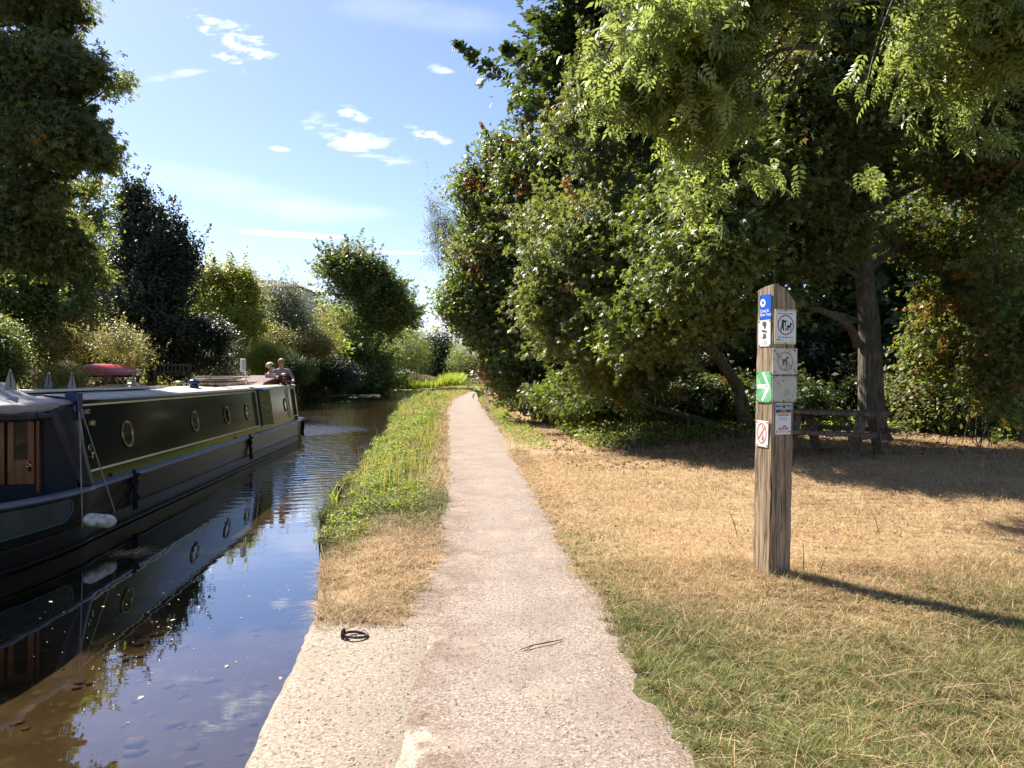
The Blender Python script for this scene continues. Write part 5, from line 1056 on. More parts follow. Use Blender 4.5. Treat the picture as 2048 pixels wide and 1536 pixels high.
# dog: spaniel resting forepaws on the roof edge, head toward the camera
t = NT('spaniel_coat'); n_ = t.noise(5.5, 2); t.set(color=t.mix(t.rng(n_, .50, .53), (.20, .065, .025), (.66, .60, .52)), rough=.8); t.bump(t.noise(90, 4), .6, .01); M['coat'] = t.m
dogp = XL(-.16, 12.55, 1.72); dog = empty('dog', dogp, R_(-62), label='brown and white spaniel looking out over the stern roof edge', cat='dog')
V = [(-.62, 0, .02), (-.40, 0, .10), (-.18, 0, .14), (-.04, 0, .22), (.03, 0, .30), (.10, 0, .305), (.19, 0, .27), (.235, 0, .262), (-.08, .07, .08), (.0, .075, .03), (.10, .075, .02), (-.08, -.07, .08), (.0, -.075, .03), (.10, -.075, .02), (-.62, .08, -.18), (-.70, .08, -.38), (-.60, .08, -.55), (-.62, -.08, -.18), (-.70, -.08, -.38), (-.60, -.08, -.55), (-.74, 0, .05), (-.88, 0, .12)]
E = [(0, 1), (1, 2), (2, 3), (3, 4), (4, 5), (5, 6), (6, 7), (2, 8), (8, 9), (9, 10), (2, 11), (11, 12), (12, 13), (0, 14), (14, 15), (15, 16), (0, 17), (17, 18), (18, 19), (0, 20), (20, 21)]
skin_mesh('body', V, E, [.12, .125, .12, .085, .085, .075, .045, .030, .05, .035, .03, .05, .035, .03, .075, .04, .03, .075, .04, .03, .03, .015], M['coat'], dog, 2)
M['dog_brown'] = simple('brown_fur', (.17, .05, .02), .75, 0, .3, .4, 30, bump=.6, bscale=80)
for s_ in (-1, 1):
    skin_mesh('ear', [(.03, s_*.07, .34), (.035, s_*.105, .27), (.05, s_*.11, .19), (.055, s_*.10, .14)], [(0, 1), (1, 2), (2, 3)], [(.02, .035), (.022, .045), (.02, .045), (.012, .025)], M['dog_brown'], dog, 1)
mb = MB(); mb.lathe([(0, .018), (.018, .01), (.02, 0), (0, -.016)], 10, (.262, 0, .268), Matrix.Rotation(R_(90), 4, 'Y'))
for s_ in (-1, 1): mb.lathe([(0, .012), (.012, 0), (0, -.012)], 8, (.145, s_*.040, .335))
mb.build('nose_and_eyes', M['shades'], dog, True)
mb = MB(); mb.tube([(-.02+.075*math.cos(a)*.6, .095*math.sin(a), .225-.05*math.cos(a)) for a in np.linspace(0, 6.28, 18)], .012, 6); mb.build('collar', M['vinyl'], dog, True)
# ------------------------------------------------------------------ signpost
PW = .205; PTH = R_(20.1)
_R = Matrix.Rotation(PTH, 3, 'Z'); cor = Vector((1.992, 5.73, 0)); ctr = cor+_R @ Vector((PW/2, PW/2, 0)); gzp = gz(ctr.x, ctr.y)
post = empty('signpost', (ctr.x, ctr.y, 0), PTH, label='weathered square oak post carrying small waymarker signs on two faces', cat='signpost')
LX = _R.inverted() @ Vector((.042, 0, 0))      # the post leans this much by its top
h = PW/2
def pp(x, y, z): return Vector((x, y, z))+LX*(z/2.3)
rings = []
for i in range(24):
    z = -.25+i/23*2.35; j = lambda k: .004*math.sin(i*1.9+k)+.003*math.sin(i*4.1+k*2)
    c_ = .010
    rings.append([pp(x+j(k)*.6, y+j(k+3)*.6, z) for k, (x, y) in enumerate([(-h+c_, -h), (0, -h+.002), (h-c_, -h), (h, -h+c_), (h, 0), (h, h-c_), (h-c_, h), (-h+c_, h), (-h, h-c_), (-h, 0), (-h, -h+c_)])])
tops = [(-h+c_, -h, 2.315), (0, -h+.002, 2.285), (h-c_, -h, 2.185), (h, -h+c_, 2.18), (h, 0, 2.19), (h, h-c_, 2.19), (h-c_, h, 2.19), (-h+c_, h, 2.28), (-h, h-c_, 2.285), (-h, 0, 2.305), (-h, -h+c_, 2.315)]
rings.append([pp(x, y, z) for x, y, z in tops])
mb = MB(); mb.loft(rings, True, True); auto_smooth(mb.build('post_timber', M['post'], post), 28)
def plate(face, s0, s1, ytop, ybot, mat, th=.004, label=None, tilt=0.0, name='sign_plate', off=0.0, Dp=None):
    """face 'A' faces the path user, 'B' the canal; s0,s1 = span along the face in metres measured left to right; rows in photo pixels"""
    Dp = Dp or (5.80 if face == 'A' else 5.84)
    z0_, z1_ = 1.6-(ybot-HY)/F*Dp, 1.6-(ytop-HY)/F*Dp; zc = (z0_+z1_)/2; hh = (z1_-z0_)/2; sc_ = (s0+s1)/2; ww = (s1-s0)/2
    e = empty(name); e.parent = post
    L_ = pp(sc_, -h-.004-off, zc) if face == 'A' else pp(-h-.004-off, -sc_, zc)
    e.location = L_; lean = math.atan2(LX.x if face == 'A' else -LX.y, 2.3)
    e.rotation_euler = (R_(90), tilt*0, R_(-90) if face == 'B' else 0)
    e.rotation_mode = 'XYZ'
    if label: e['label'] = label
    r_ = .006; mb = MB(); V = []
    for cx_, cy_, a0 in ((ww-r_, hh-r_, 0), (-ww+r_, hh-r_, 90), (-ww+r_, -hh+r_, 180), (ww-r_, -hh+r_, 270)):
        for q in range(4): a = R_(a0+q*30); V.append((cx_+r_*math.cos(a), cy_+r_*math.sin(a)))
    tl_ = lambda p: (p[0]*math.cos(tilt)-p[1]*math.sin(tilt)+lean*p[1], p[0]*math.sin(tilt)+p[1]*math.cos(tilt))
    V = [tl_(p) for p in V]
    n = len(V); mb.add([(x, y, 0) for x, y in V]+[(x, y, th) for x, y in V], [tuple(range(n-1, -1, -1)), tuple(range(n, 2*n))]+[(k, (k+1) % n, n+(k+1) % n, n+k) for k in range(n)])
    mb.build('plate', mat, e)
    return e, ww, hh, th
def shape(e, name, polys, mat, z):
    mb = MB()
    for P_ in polys:
        n = len(P_); mb.add([(x, y, z) for x, y in P_]+[(x, y, z+.0006) for x, y in P_], [tuple(range(n, 2*n))]+[(k, (k+1) % n, n+(k+1) % n, n+k) for k in range(n)])
    return mb.build(name, mat, e)
def ringp(cx_, cy_, ro_, ri_, n=36, sx=1):
    out = []
    for k in range(n):
        a, b = 2*math.pi*k/n, 2*math.pi*(k+1)/n
        out.append([(cx_+ro_*sx*math.cos(a), cy_+ro_*math.sin(a)), (cx_+ro_*sx*math.cos(b), cy_+ro_*math.sin(b)), (cx_+ri_*sx*math.cos(b), cy_+ri_*math.sin(b)), (cx_+ri_*sx*math.cos(a), cy_+ri_*math.sin(a))])
    return out
def screws(e, ww, hh, z, n4=True, ins=.014, pos=None):
    mb = MB()
    for x, y in (pos or [(-ww+ins, -hh+ins), (ww-ins, -hh+ins), (-ww+ins, hh-ins), (ww-ins, hh-ins)]): mb.lathe([(.0062, z), (.006, z+.0022), (0, z+.0028)], 10, (x, y, 0))
    mb.build('screws', flatm('dark_screw', (.05, .04, .03)), e, True)
blk = flatm('black_print', (.02, .02, .02)); wht = flatm('white_print', (.8, .8, .78)); gry = flatm('grey_print', (.09, .085, .085))
T_ = lambda e, s_, size, x, y, mat, z, ax='CENTER', sx=1, bold=0: text('lettering', s_, size, e, (x, y, z), (0, 0, 0), mat, ax, bold, .0003, sx)
# face B (towards canal): span left to right runs from far corner (s=-h) to near corner (s=+h)
e, ww, hh, th = plate('B', -.060, .075, 590, 640, flatm('signal_blue', (.015, .10, .52), .35), label='blue waymarker with a white swan and bridge roundel and two lines of white lettering')
shape(e, 'roundel', ringp(-.028, .035, .032, .015), wht, th); shape(e, 'swan_mark', [[(-.052, .030), (-.04, .026), (-.028, .030), (-.014, .026), (-.004, .031), (-.006, .022), (-.05, .020)]], wht, th)
T_(e, 'Canal &', .034, -.062, -.028, wht, th, 'LEFT', .95, .0004); T_(e, 'River Trust', .034, -.062, -.058, wht, th, 'LEFT', .82, .0004); screws(e, ww, hh, th, ins=.010)
e, ww, hh, th = plate('B', -.068, .072, 640.5, 693, M['sign_white'], label='white plate with a grey boot print and walking distance text')
K = .74
shape(e, 'boot_print', [[(-.026, .078), (-.015, .092), (.008, .094), (.024, .082), (.026, .062), (.012, .034), (-.002, .034), (-.006, .052), (-.022, .062)], [(-.030, .030), (.030, .018), (.030, .002), (-.030, .012)], [(-.010, .000), (.016, -.004), (.024, -.042), (-.028, -.044), (-.014, -.022)]], gry, th)
T_(e, '1 km', .024, 0, -.064, gry, th); T_(e, '1 hr 20 m', .022, .0, -.084, gry, th, sx=.9); screws(e, ww, hh, th, ins=.010)
e, ww, hh, th = plate('B', -.080, .092, 743, 804, dirty('faded_green_enamel', (.10, .42, .17), (.32, .55, .30), .4, .6, 14), label='green plate with a large white arrow pointing right')
shape(e, 'arrow', [[(-.074, .020), (.030, .020), (.030, -.014), (-.074, -.014)], [(-.020, .110), (.004, .118), (.072, .006), (.066, -.008), (.040, .008)], [(-.030, -.100), (-.010, -.116), (.072, -.004), (.070, .010), (.036, -.004)]], wht, th); screws(e, ww, hh, th, ins=.011)
e, ww, hh, th = plate('B', -.077, .066, 841, 893, M['sign_white'], tilt=-.03, label='white plate with an orange prohibition ring crossing out a grey spade')
shape(e, 'prohibition_ring', ringp(-.004, .004, .082, .070, sx=.70)+[[(-.052, -.044), (-.044, -.054), (.044, .054), (.036, .064)]], flatm('orange_print', (.80, .22, .07)), th+.0008)
shape(e, 'spade_mark', [[(.010, -.010), (.016, -.010), (.012, .055), (.006, .055)], [(-.004, -.052), (.018, -.056), (.024, -.030), (.014, -.012), (.000, -.020)], [(.002, .050), (.016, .056), (.012, .066), (.0, .062)]], flatm('mid_grey_print', (.22, .22, .24)), th); screws(e, ww, hh, th, ins=.013)
# face A (towards the path)
e, ww, hh, th = plate('A', -.100, .102, 620, 689, M['sign_cream'], th=.006, label='cream backed dog fouling sign with a red ring, a bending figure and a dog')
shape(e, 'white_panel', [[(-.093, -.118), (.093, -.118), (.093, .118), (-.093, .118)]], M['sign_white'], th); z = th+.0008
shape(e, 'red_ring', ringp(0, .015, .078, .069), flatm('red_print', (.32, .02, .025)), z)
shape(e, 'bending_figure', [[(-.040, .052), (-.028, .056), (.004, .048), (.002, .034), (-.034, .036)], [(-.036, .038), (-.020, .038), (-.036, -.012), (-.042, -.030), (-.052, -.030)], [(-.032, .036), (-.018, .036), (-.016, -.030), (-.026, -.030), (-.032, .002)], [(-.006, .042), (.004, .042), (.000, .004), (-.006, .004)], [(.006, .046), (.012, .052), (.020, .046), (.014, .038)], [(-.004, -.006), (.006, -.006), (.010, -.028), (-.002, -.028)]], blk, z)
shape(e, 'dog_mark', [[(.010, .010), (.020, .014), (.050, .012), (.050, -.004), (.014, -.006)], [(.014, .0), (.022, .0), (.020, -.028), (.012, -.028)], [(.026, .0), (.031, .0), (.030, -.028), (.025, -.028)], [(.042, .0), (.050, .0), (.048, -.028), (.042, -.028)], [(.040, .010), (.050, .012), (.060, .022), (.064, .026), (.058, .028), (.048, .034), (.042, .038)], [(.006, .0), (.014, .004), (.014, .010), (.006, .004)]], blk, z)
T_(e, 'Bag it and bin it anywhere', .0145, 0, .104, blk, z, sx=.95, bold=.0003); T_(e, 'Please clean up after your dog', .0125, 0, -.080, blk, z, sx=.95, bold=.0003)
shape(e, 'bridge_mark', [[(-.086, -.108), (-.082, -.098), (-.070, -.093), (-.058, -.098), (-.054, -.108), (-.062, -.106), (-.070, -.100), (-.078, -.106)]], gry, z); T_(e, 'Council', .012, -.036, -.103, gry, z); T_(e, 'thank you', .008, .060, -.106, gry, z)
screws(e, ww, hh, th, pos=[(0, hh-.006), (0, -hh+.007)])
e, ww, hh, th = plate('A', -.113, .120, 697, 748.5, M['sign_dirty'], label='stained white plate with a brown ring round a dog silhouette')
shape(e, 'faded_ring', ringp(.002, .0, .076, .064), dirty('faded_brown_print', (.36, .30, .20), (.20, .16, .10), .45, .6, 50), th)
shape(e, 'dog_mark', [[(-.036, .018), (-.020, .014), (.016, .020), (.018, -.002), (-.016, -.002)], [(-.024, .006), (-.010, .006), (-.014, -.010), (-.018, -.034), (-.026, -.034)], [(-.012, .004), (-.006, .004), (-.008, -.034), (-.013, -.034)], [(.006, .004), (.020, .006), (.020, -.034), (.012, -.034), (.012, -.010)], [(.006, .016), (.018, .022), (.038, .020), (.040, .026), (.030, .032), (.022, .038), (.012, .034)]], flatm('faded_black_print', (.07, .06, .045)), th); screws(e, ww, hh, th, ins=.018)
e, ww, hh, th = plate('A', -.114, .120, 752.5, 803, dirty('blank_weathered_plate', (.48, .455, .40), (.22, .18, .13), .50, .60, 70), label='blank weathered off-white plate')
screws(e, ww, hh, th, ins=.010); screws(e, ww, hh, th, pos=[(-.012, hh-.034), (-.010, -hh+.008)])
e, ww, hh, th = plate('A', -.078, .070, 806, 868, M['sign_white'], label='small notice with a blue banner, a round yellow badge and red warning boxes')
z = th
shape(e, 'pale_blue_picture', [[(-.072, .068), (.072, .068), (.072, .118), (-.072, .118)]], flatm('pale_blue_print', (.30, .42, .52)), z); shape(e, 'wave_mark', [[(-.072, .092), (-.03, .096), (0, .088), (.04, .098), (.072, .094), (.072, .104), (.03, .108), (-.02, .100), (-.072, .106)]], flatm('navy_print', (.02, .05, .16)), z+.0007)
shape(e, 'blue_banner', [[(-.072, .048), (.072, .048), (.072, .072), (-.072, .072)]], flatm('navy_print', (.02, .05, .16)), z+.0012); shape(e, 'yellow_badge', ringp(.004, .094, .026, .0, 24), flatm('ochre_print', (.62, .40, .10)), z+.0018); shape(e, 'badge_centre', [[(.004+.017*math.cos(a), .096+.013*math.sin(a)) for a in np.linspace(0, 6, 16)]], gry, z+.0026)
shape(e, 'orange_banner', [[(-.072, .024), (.072, .024), (.072, .046), (-.072, .046)]], flatm('pale_orange_print', (.78, .48, .22)), z)
T_(e, 'Canal Guide', .013, 0, .060, wht, z+.002); T_(e, 'Responsible Angling', .012, 0, .030, blk, z+.0008, bold=.0003)
for k, s_ in enumerate(('Please follow the local', 'byelaws and keep the', 'towpath clear for all')): T_(e, s_, .0085, 0, .014-.010*k, gry, z)
shape(e, 'bridge_mark', [[(-.006, -.066), (-.002, -.054), (.012, -.050), (.026, -.054), (.030, -.066), (.020, -.064), (.012, -.058), (.004, -.064)]], gry, z)
rp = flatm('warning_red_print', (.45, .03, .03)); shape(e, 'warning_bar', [[(-.044, -.082), (.048, -.082), (.048, -.069), (-.044, -.069)]], rp, z); T_(e, 'WARNING', .011, .002, -.0755, wht, z+.0007)
shape(e, 'warning_rings', ringp(-.034, -.097, .0115, .008, 18)+ringp(.002, -.097, .0115, .008, 18)+ringp(.036, -.097, .0115, .008, 18), rp, z); screws(e, ww, hh, th, pos=[(-.062, -.100), (.062, -.100)])

# ------------------------------------------------------------------ picnic table
tx, ty = (1668-1024)/F*12.4, 12.4; tz = gz(tx, ty)
tab = empty('picnic_table', (tx, ty, tz-.02), R_(-44), label='weathered wooden picnic table with fixed benches standing in tree shade', cat='picnic table')
for k in range(5): mb = MB(); mb.box(-.78, .78, -.37+k*.15, -.37+k*.15+.138, .715, .775); mb.build('top_plank', M['table'], tab, bevel=.006)
for s_ in (-1, 1):
    for k in range(2): y = s_*(.62+k*.145) if s_ > 0 else s_*(.62+k*.145); mb = MB(); mb.box(-.80, .80, y-.066, y+.066, .41, .47); mb.build('seat_plank', M['table'], tab, bevel=.006)
for s_ in (-1, 1):
    x = s_*.52
    for q in (-1, 1): mb = MB(); mb.bar((x, q*.62, 0), (x, q*.22, .733), .06, .15, (1, 0, 0)); mb.build('leg', M['table'], tab)
    mb = MB(); mb.box(x+.026*s_-.022, x+.026*s_+.022, -.84, .84, .33, .428); mb.build('seat_bearer', M['table'], tab)
    mb = MB(); mb.box(x+.026*s_-.022, x+.026*s_+.022, -.36, .36, .65, .733); mb.build('top_bearer', M['table'], tab)
    mb = MB(); mb.bar((x-.05*s_, 0, .38), (s_*.08, 0, .735), .07, .04); mb.build('brace', M['table'], tab)

# ------------------------------------------------------------------ mooring ring
rx_, ry_ = (712-1024)/F*(1.6*F/(1279-HY)), 1.6*F/(1279-HY)
e = empty('mooring_ring', (rx_, ry_, .018), R_(8), label='rusty iron mooring ring lying on the concrete canal edge', cat='mooring ring')
mb = MB(); mb.tube([(.068*math.cos(a), .062*math.sin(a), .012+.008*math.cos(a+2.6)) for a in np.linspace(0, 2*math.pi, 40)], .0085, 10, False); mb.build('ring', M['ring_iron'], e, True)
mb = MB(); mb.tube([(-.075+.006*math.sin(a), -.004+.014*math.sin(a), .020+.030*math.cos(a)+.0) for a in np.linspace(-2.9, 2.9, 24)], .009, 10); mb.build('eye_staple', M['ring_iron'], e, True)

# ------------------------------------------------------------------ canoe on rack, benches, far things
A = Vector(W(160, 745, 21.6)); Bp = Vector(W(270, 745, 25.3)); A.z = Bp.z = 1.74; d = (Bp-A); Lk = d.length
cn = empty('canoe', A.lerp(Bp, .5), math.atan2(d.y, d.x), label='upturned faded red canoe resting on a rack on the far bank', cat='canoe')
rings = []
for i in range(25):
    q = i/24*2-1; w = .36*(1-abs(q)**2.6)+.02; hh = .34*(1-abs(q)**4*.45); rings.append([(q*Lk/2, w*math.cos(a), -.10+hh*max(0, math.sin(a))**.8*(1)+(.0 if math.sin(a) > 0 else -.02)) for a in np.linspace(0, math.pi, 14)])
mb = MB(); mb.loft(rings, False, False); o = mb.build('hull', M['red'], cn, True); o.modifiers.new('s', 'SOLIDIFY').thickness = .02
mb = MB(); mb.tube([(q*Lk/2, -(.37*(1-abs(q)**2.6)+.02), -.10) for q in np.linspace(-1, 1, 24)], .018, 6); mb.tube([(q*Lk/2, (.37*(1-abs(q)**2.6)+.02), -.10) for q in np.linspace(-1, 1, 24)], .018, 6); mb.build('gunwale', M['red'], cn, True)
mb = MB(); mb.box(.45, 1.0, -.368, -.360, .02, .045); mb.build('white_stripe', M['white'], cn)
c0 = A.lerp(Bp, .5); zb = gz(c0.x, c0.y)
rk = empty('canoe_rack', (c0.x, c0.y, zb), math.atan2(d.y, d.x), label='rough timber rack carrying the red canoe', cat='rack')
for x in (-1.1, 1.1):
    for y in (-.4, .4): mb = MB(); mb.box(x-.04, x+.04, y-.04, y+.04, -.3, c0.z-zb-.18); mb.build('leg', M['bench'], rk)
    mb = MB(); mb.box(x-.04, x+.04, -.5, .5, c0.z-zb-.18, c0.z-zb-.115); mb.build('crossbar', M['bench'], rk)
mb = MB(); mb.box(-1.4, 1.4, -.49, -.45, c0.z-zb-.5, c0.z-zb-.4); mb.build('rail', M['pale_wood'], rk)
def bench(px, D, rz, zoff, lab, w=1.3):
    x = (px-1024)/F*D; z = zoff; e = empty('garden_bench', (x, D, z), rz, label=lab, cat='bench', group='garden benches on the far bank')
    for s_ in (-1, 1):
        for y, hh in ((-.22, .62), (.22, .88)): mb = MB(); mb.box(s_*w/2-.03, s_*w/2+.03, y-.03, y+.03, -.4, hh); mb.build('leg', M['bench'], e)
        mb = MB(); mb.box(s_*w/2-.035, s_*w/2+.035, -.26, .19, .62, .655); mb.build('armrest', M['bench'], e)
    mb = MB(); [mb.box(-w/2+.031, w/2-.031, -.22+k*.1, -.14+k*.1, .42, .445) for k in range(4)]; mb.build('seat', M['bench'], e)
    mb = MB(); mb.box(-w/2+.031, w/2-.031, .205, .24, .80, .87); mb.box(-w/2+.031, w/2-.031, .205, .24, .52, .57); [mb.box(-w/2+.1+k*.14, -w/2+.15+k*.14, .21, .235, .571, .799) for k in range(8)]; mb.build('backrest', M['bench'], e)
bench(346, 28.5, R_(20), 1.20, 'weathered wooden garden bench on the far bank between strap leaved clumps', 1.2)
# white house beyond the trees
def house(px, D, w, dpt, zb_, zt, ridge, lab, wall, roofm, chimney=None, name='house', rz=0):
    x = (px-1024)/F*D; e = empty(name, (x, D, zb_), rz, label=lab, cat='house'); H_ = zt-zb_; Rg = ridge-zb_
    mb = MB(); mb.box(-w/2, w/2, 0, dpt, 0, H_); mb.build('wall', wall, e)
    mb = MB(); mb.add([(-w/2-.5, -.5, H_+.004), (w/2+.5, -.5, H_+.004), (w/2+.5, dpt+.5, H_+.004), (-w/2-.5, dpt+.5, H_+.004), (-w/2+dpt*.5, dpt/2, Rg), (w/2-dpt*.5, dpt/2, Rg)], [(0, 1, 5, 4), (1, 2, 5), (2, 3, 4, 5), (3, 0, 4), (3, 2, 1, 0)]); rf = mb.build('roof', roofm, e)
    for k in range(4):
        wx = -w/2+w*(k+.5)/4; m2 = MB(); m2.box(wx-.75, wx+.75, -.08, -.002, H_-2.0, H_-.7); wdw = m2.build('window', M['white'], e); m3 = MB(); m3.box(wx-.65, wx+.65, -.10, -.081, H_-1.9, H_-.8); m3.build('pane', M['glass'], wdw)
    if chimney: cx_, cz_ = chimney; m2 = MB(); m2.box(cx_-.45, cx_+.45, dpt/2-.45, dpt/2+.45, Rg-1.2, cz_-zb_); m2.box(cx_-.52, cx_+.52, dpt/2-.52, dpt/2+.52, cz_-zb_+.001, cz_-zb_+.15); [m2.lathe([(.13, 0), (.11, .4), (0, .4)], 10, (cx_+q, dpt/2, cz_-zb_+.15)) for q in (-.2, .2)]; m2.build('chimney', flatm('brick_red', (.22, .11, .07), .9), e)
    return e
t = NT('roof_tile'); wv = t.nd('ShaderNodeTexWave'); wv.inputs['Scale'].default_value = 3; t.l.new(t.coord(rot=(0, R_(90), 0)), wv.inputs['Vector']); n_ = t.noise(3, 5); t.set(color=t.mix(t.rng(n_, .35, .65), (.075, .05, .04), (.15, .10, .08)), rough=.85); t.bump(wv.outputs['Fac'], .5, .05); M['tile'] = t.m
zt_ = lambda py, D: 1.6-(py-HY)/F*D
house(490, 95, 14, 9, 2, zt_(574, 95), zt_(551, 95), 'white rendered house with a low brown tiled roof half hidden by trees', simple('white_render', (.7, .7, .68), .8, 0, .3, .05), M['tile'], None)
house(150, 60, 12, 8, 4, zt_(500, 60), zt_(474, 60), 'brick house with a tall chimney almost hidden behind the left trees', flatm('house_brick', (.20, .11, .08), .9), M['tile'], ((209-150)/F*60, zt_(438, 60)))
x = (592-1024)/F*66; e = empty('garden_shed', (x, 66, 1.6), R_(15), label='small shed roof of red brown felt showing among the bushes behind the man', cat='shed')
mb = MB(); mb.box(-1.1, 1.1, -.8, .8, 0, 1.6); mb.build('wall', M['bench'], e); mb = MB(); mb.add([(-1.3, -1, 1.6), (1.3, -1, 1.6), (1.3, 1, 1.6), (-1.3, 1, 1.6), (-1.3, 0, 2.35), (1.3, 0, 2.35)], [(0, 1, 5, 4), (2, 3, 4, 5), (0, 4, 3), (1, 2, 5), (3, 2, 1, 0)]); mb.build('roof', simple('red_felt', (.32, .15, .12), .9), e)
# upturned white boat on the reed bank, white railing at path end
p = W(785, 747, 140); e = empty('rowing_boat', (p[0], p[1], p[2]-.6), R_(-14), label='upturned white rowing boat among reeds at the canal bend', cat='rowing boat')
mb = MB(); rings = [[(q*3.6, (.9*(1-abs(q)**2.5)+.05)*math.cos(a), .0+(.85*(1-abs(q)**5*.4))*max(0, math.sin(a))) for a in np.linspace(0, math.pi, 10)] for q in np.linspace(-1, 1, 15)]; mb.loft(rings, False, False); mb.build('hull', M['white'], e, True)
mb = MB(); mb.bar((-3.4, 0, .86), (3.4, 0, .86), .08, .1); mb.build('keel', M['white'], e)
D = 62; e = empty('white_barrier', ((985-1024)/F*D, D, .0), 0, label='low white painted barrier beside the path at the far bend', cat='barrier')
for x in (-.3, .3): mb = MB(); mb.box(x-.03, x+.03, -.03, .03, -.2, .95); mb.build('post', M['white'], e)
mb = MB(); mb.box(-.40, .40, -.04, -.031, .45, .75); mb.build('board', M['white'], e); mb = MB(); mb.bar((-.42, 0, .96), (.42, 0, .96), .06, .05); mb.build('rail', M['white'], e)

# ------------------------------------------------------------------ small loose things
def gp(px, py, z=0): D = (1.6-z)*F/(py-HY); return ((px-1024)/F*D, D, z)
a = Vector(gp(1040, 1308)); b = Vector(gp(1125, 1286)); e = empty('fallen_twig', tuple(a.lerp(b, .5)), 0, label='thin brown twig lying across the gravel path', cat='twig'); c0 = a.lerp(b, .5)
mb = MB(); mb.tube([a-c0+Vector((0, 0, .024)), a.lerp(b, .3)-c0+Vector((0, .006, .030)), a.lerp(b, .7)-c0+Vector((0, -.006, .028)), b-c0+Vector((0, 0, .022))], [.002, .004, .004, .0025], 6); mb.tube([a.lerp(b, .3)-c0+Vector((0, .006, .028)), a.lerp(b, .1)-c0+Vector((0, -.03, .024))], .002, 5); mb.build('stem', M['bark'], e, True)
for k, (px, py, D, Lh, lab) in enumerate([(1607, 1130, 5.9, .26, 'upright dead brown stalk right of the signpost foot'), (1637, 1140, 5.85, .17, 'short leaning dead stalk right of the upright one'), (1760, 1062, 7.4, .26, 'leaning dead stalk standing alone in the straw'), (1476, 1060, 7.3, .27, 'leaning dead stalk left of the signpost'), (1880, 1270, 4.6, .13, 'short dark stalk in the green grass at the shadow edge')]):
    x = (px-1024)/F*D; e = empty('dead_stalk', (x, D, gz(x, D)), 0, label=lab, cat='stalk', group='dead stalks standing in the lawn')
    s_ = (0, .06, -.10, -.09, .03)[k]; mb = MB(); mb.tube([(0, 0, -.02), (s_*.4, 0, Lh*.5), (s_, .01, Lh)], [.004, .0035, .0025], 6); mb.build('stem', M['bark'], e, True)
for k, (px, py, lab) in enumerate([(720, 1248, 'curled dry leaf cluster nearest the mooring ring'), (1325, 1372, 'pale dry leaf at the right path edge'), (748, 1240, 'curled dry leaf just right of the leaf cluster by the grass edge')]):
    p = gp(px, py); e = empty('dry_leaf', p, 0, label=lab, cat='leaf', group='dry leaves on the paving')
    n = 5; C = rng.normal(size=(n, 3))*np.array([.02, .012, .004])+np.array([0, 0, .028]); tt = np.zeros((n, 3)); tt[:, 0] = rng.random(n)
    link('blade', leaves_mesh('blade', C, np.array([0, 0, 1.])+.6*rng.normal(size=(n, 3)), rng.normal(size=(n, 3)), np.full(n, .035), 'maple', tt), e, M['litter'])
# gravel bits scattered on the paving and the path edge
n = 2000; y = 2.7+rng.random(n)**1.3*9; x = Pl(y)-.3+rng.random(n)*(Pr(y)-Pl(y)+.38); x[:1200] = Pr(y[:1200])+rng.normal(0, .05, 1200)
tag(link('loose_gravel', pebble_mesh('loose_gravel', np.c_[x, y, np.full(n, .016)], rng.uniform(.002, .0065, n), .6), None, tintmat('loose_gravel_stone', (.20, .16, .135), (.50, .42, .35))), 'loose gravel chips scattered over the path', kind='stuff')
n = 500; y = rng.uniform(2.6, 9, n); x = Pr(y)+(.7*y-Pr(y))*rng.random(n); tt = np.zeros((n, 3)); tt[:, 0] = rng.random(n)
tag(link('lawn_leaves', leaves_mesh('lawn_leaves', np.c_[x, y, ground_z(x, y)+.03], np.array([0, 0, 1.])+.5*rng.normal(size=(n, 3)), rng.normal(size=(n, 3)), rng.uniform(.02, .045, n), 'oval', tt), None, M['litter']), 'small dry brown leaves scattered over the lawn', kind='stuff')
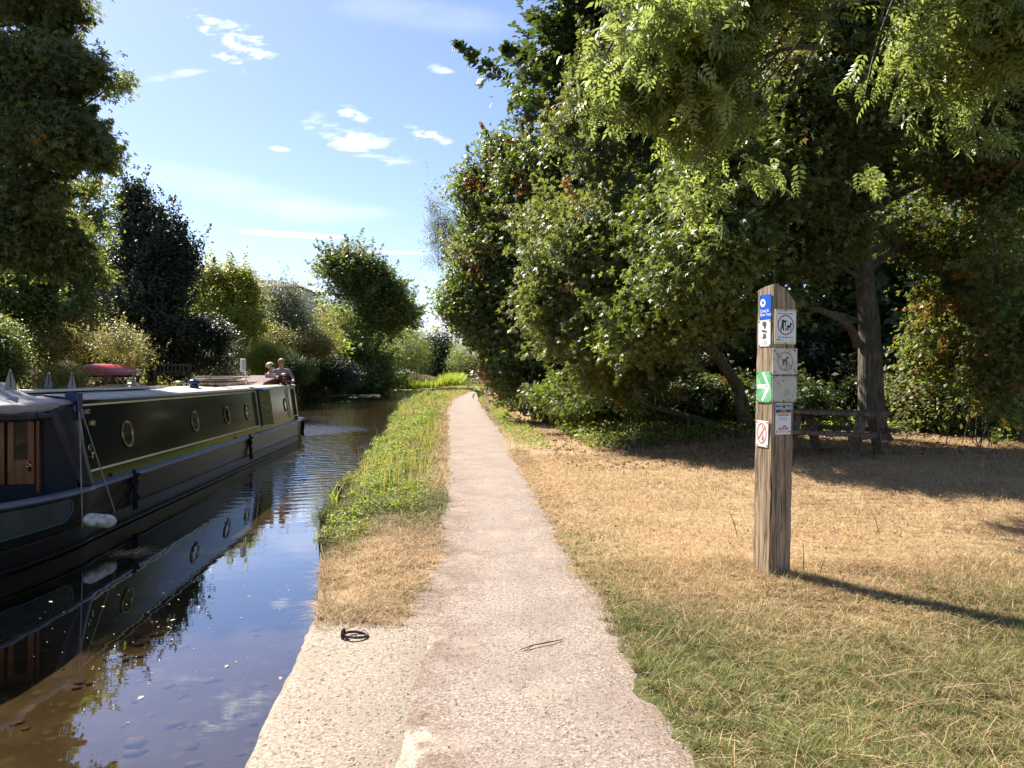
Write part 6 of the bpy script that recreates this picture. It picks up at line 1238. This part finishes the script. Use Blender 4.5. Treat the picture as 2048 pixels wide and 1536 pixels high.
# floating leaves, specks and weed on the water
def floaters(name, x, y, size, mat, label, tpl='oval', tilt=.05, z=.004):
    n = len(x); tt = np.zeros((n, 3)); tt[:, 0] = rng.random(n); tt[:, 1] = rng.random(n)
    tag(link(name, leaves_mesh(name, np.c_[x, y, np.full(n, WATER+z)], np.array([0, 0, 1.])+tilt*rng.normal(size=(n, 3)), rng.normal(size=(n, 3)), size, tpl, tt), None, mat), label, kind='stuff')
fl = tintmat('floating_leaf', (.38, .26, .12), (.70, .62, .42))
n = 420; y = rng.uniform(3, 12, n); x = Rb(y)-.1-rng.random(n)**.8*5.5; floaters('floating_specks', x, y, rng.uniform(.006, .02, n), fl, 'pale specks of leaf and fluff floating on the near water')
pts = [(905, 763), (880, 800), (738, 1170), (1188, 1005), (1470, 1068), (265, 667), (540, 692), (1098, 637), (1305, 637)]
P_ = np.array([W(px*.3814, 950+py*.3814, 2.0*F/(950+py*.3814-HY)) for px, py in pts]); floaters('floating_leaves', P_[:, 0], P_[:, 1], np.full(len(P_), .045), fl, 'small yellow leaves floating on the near water', 'oval', .25)
c1 = np.array([gp(430, 1108, WATER), gp(262, 1108, WATER)]); n = 130; q = rng.integers(0, 2, n)
n_st = 160; q = rng.integers(0, 2, n_st); pos = c1[q]+rng.normal(size=(n_st, 3))*np.array([.16, .09, .0])+np.array([0, 0, .006]); tt = np.zeros((n_st, 3)); tt[:, 0] = 1; tt[:, 1] = 1
tag(blades(pos, rng.uniform(.08, .26, n_st), np.full(n_st, .005), rng.uniform(1.3, 1.55, n_st), rng.normal(.4, .6, n_st), tt, .1, 'floating_straw'), 'two rafts of floating dry straw beside the hull reflection', kind='stuff')
n = 5200; px = rng.uniform(560, 760, n); D = rng.uniform(58, 96, n); x = (px-1024)/F*D; k = wob(x*.25, D*.12, 1) > -.1; x, D = x[k], D[k]; k2 = x < Rb(D)-3; x, D = x[k2], D[k2]
M['scum'] = tintmat('floating_weed_leaf', (.30, .27, .12), (.62, .58, .36), .5); floaters('floating_weed', x, D, rng.uniform(.08, .28, len(x)), M['scum'], 'pale floating weed in drifts beyond the boat', z=.01)
n = 4200; px = rng.uniform(740, 905, n); D = rng.uniform(104, 146, n); x = (px-1024)/F*D; k = (wob(x*.2, D*.1, 1) > -.25) & (x < Rb(D)-.5); x, D = x[k], D[k]; floaters('lily_pads', x, D, rng.uniform(.2, .5, len(x)), M['scum'], 'band of pale floating pads before the reed bed', z=.01)
# bank edging: thin timber piling along the near verge
mb = MB()
for y in np.arange(10.5, 20, .16): x = float(Rb(y))-.06; mb.box(x-.02, x+.02, y-.055, y+.055, -.9, -.10+.01*math.sin(y*9))
o = mb.build('bank_piling', M['bench'], None); tag(o, 'row of short timber edging boards holding the canal verge', 'edging')
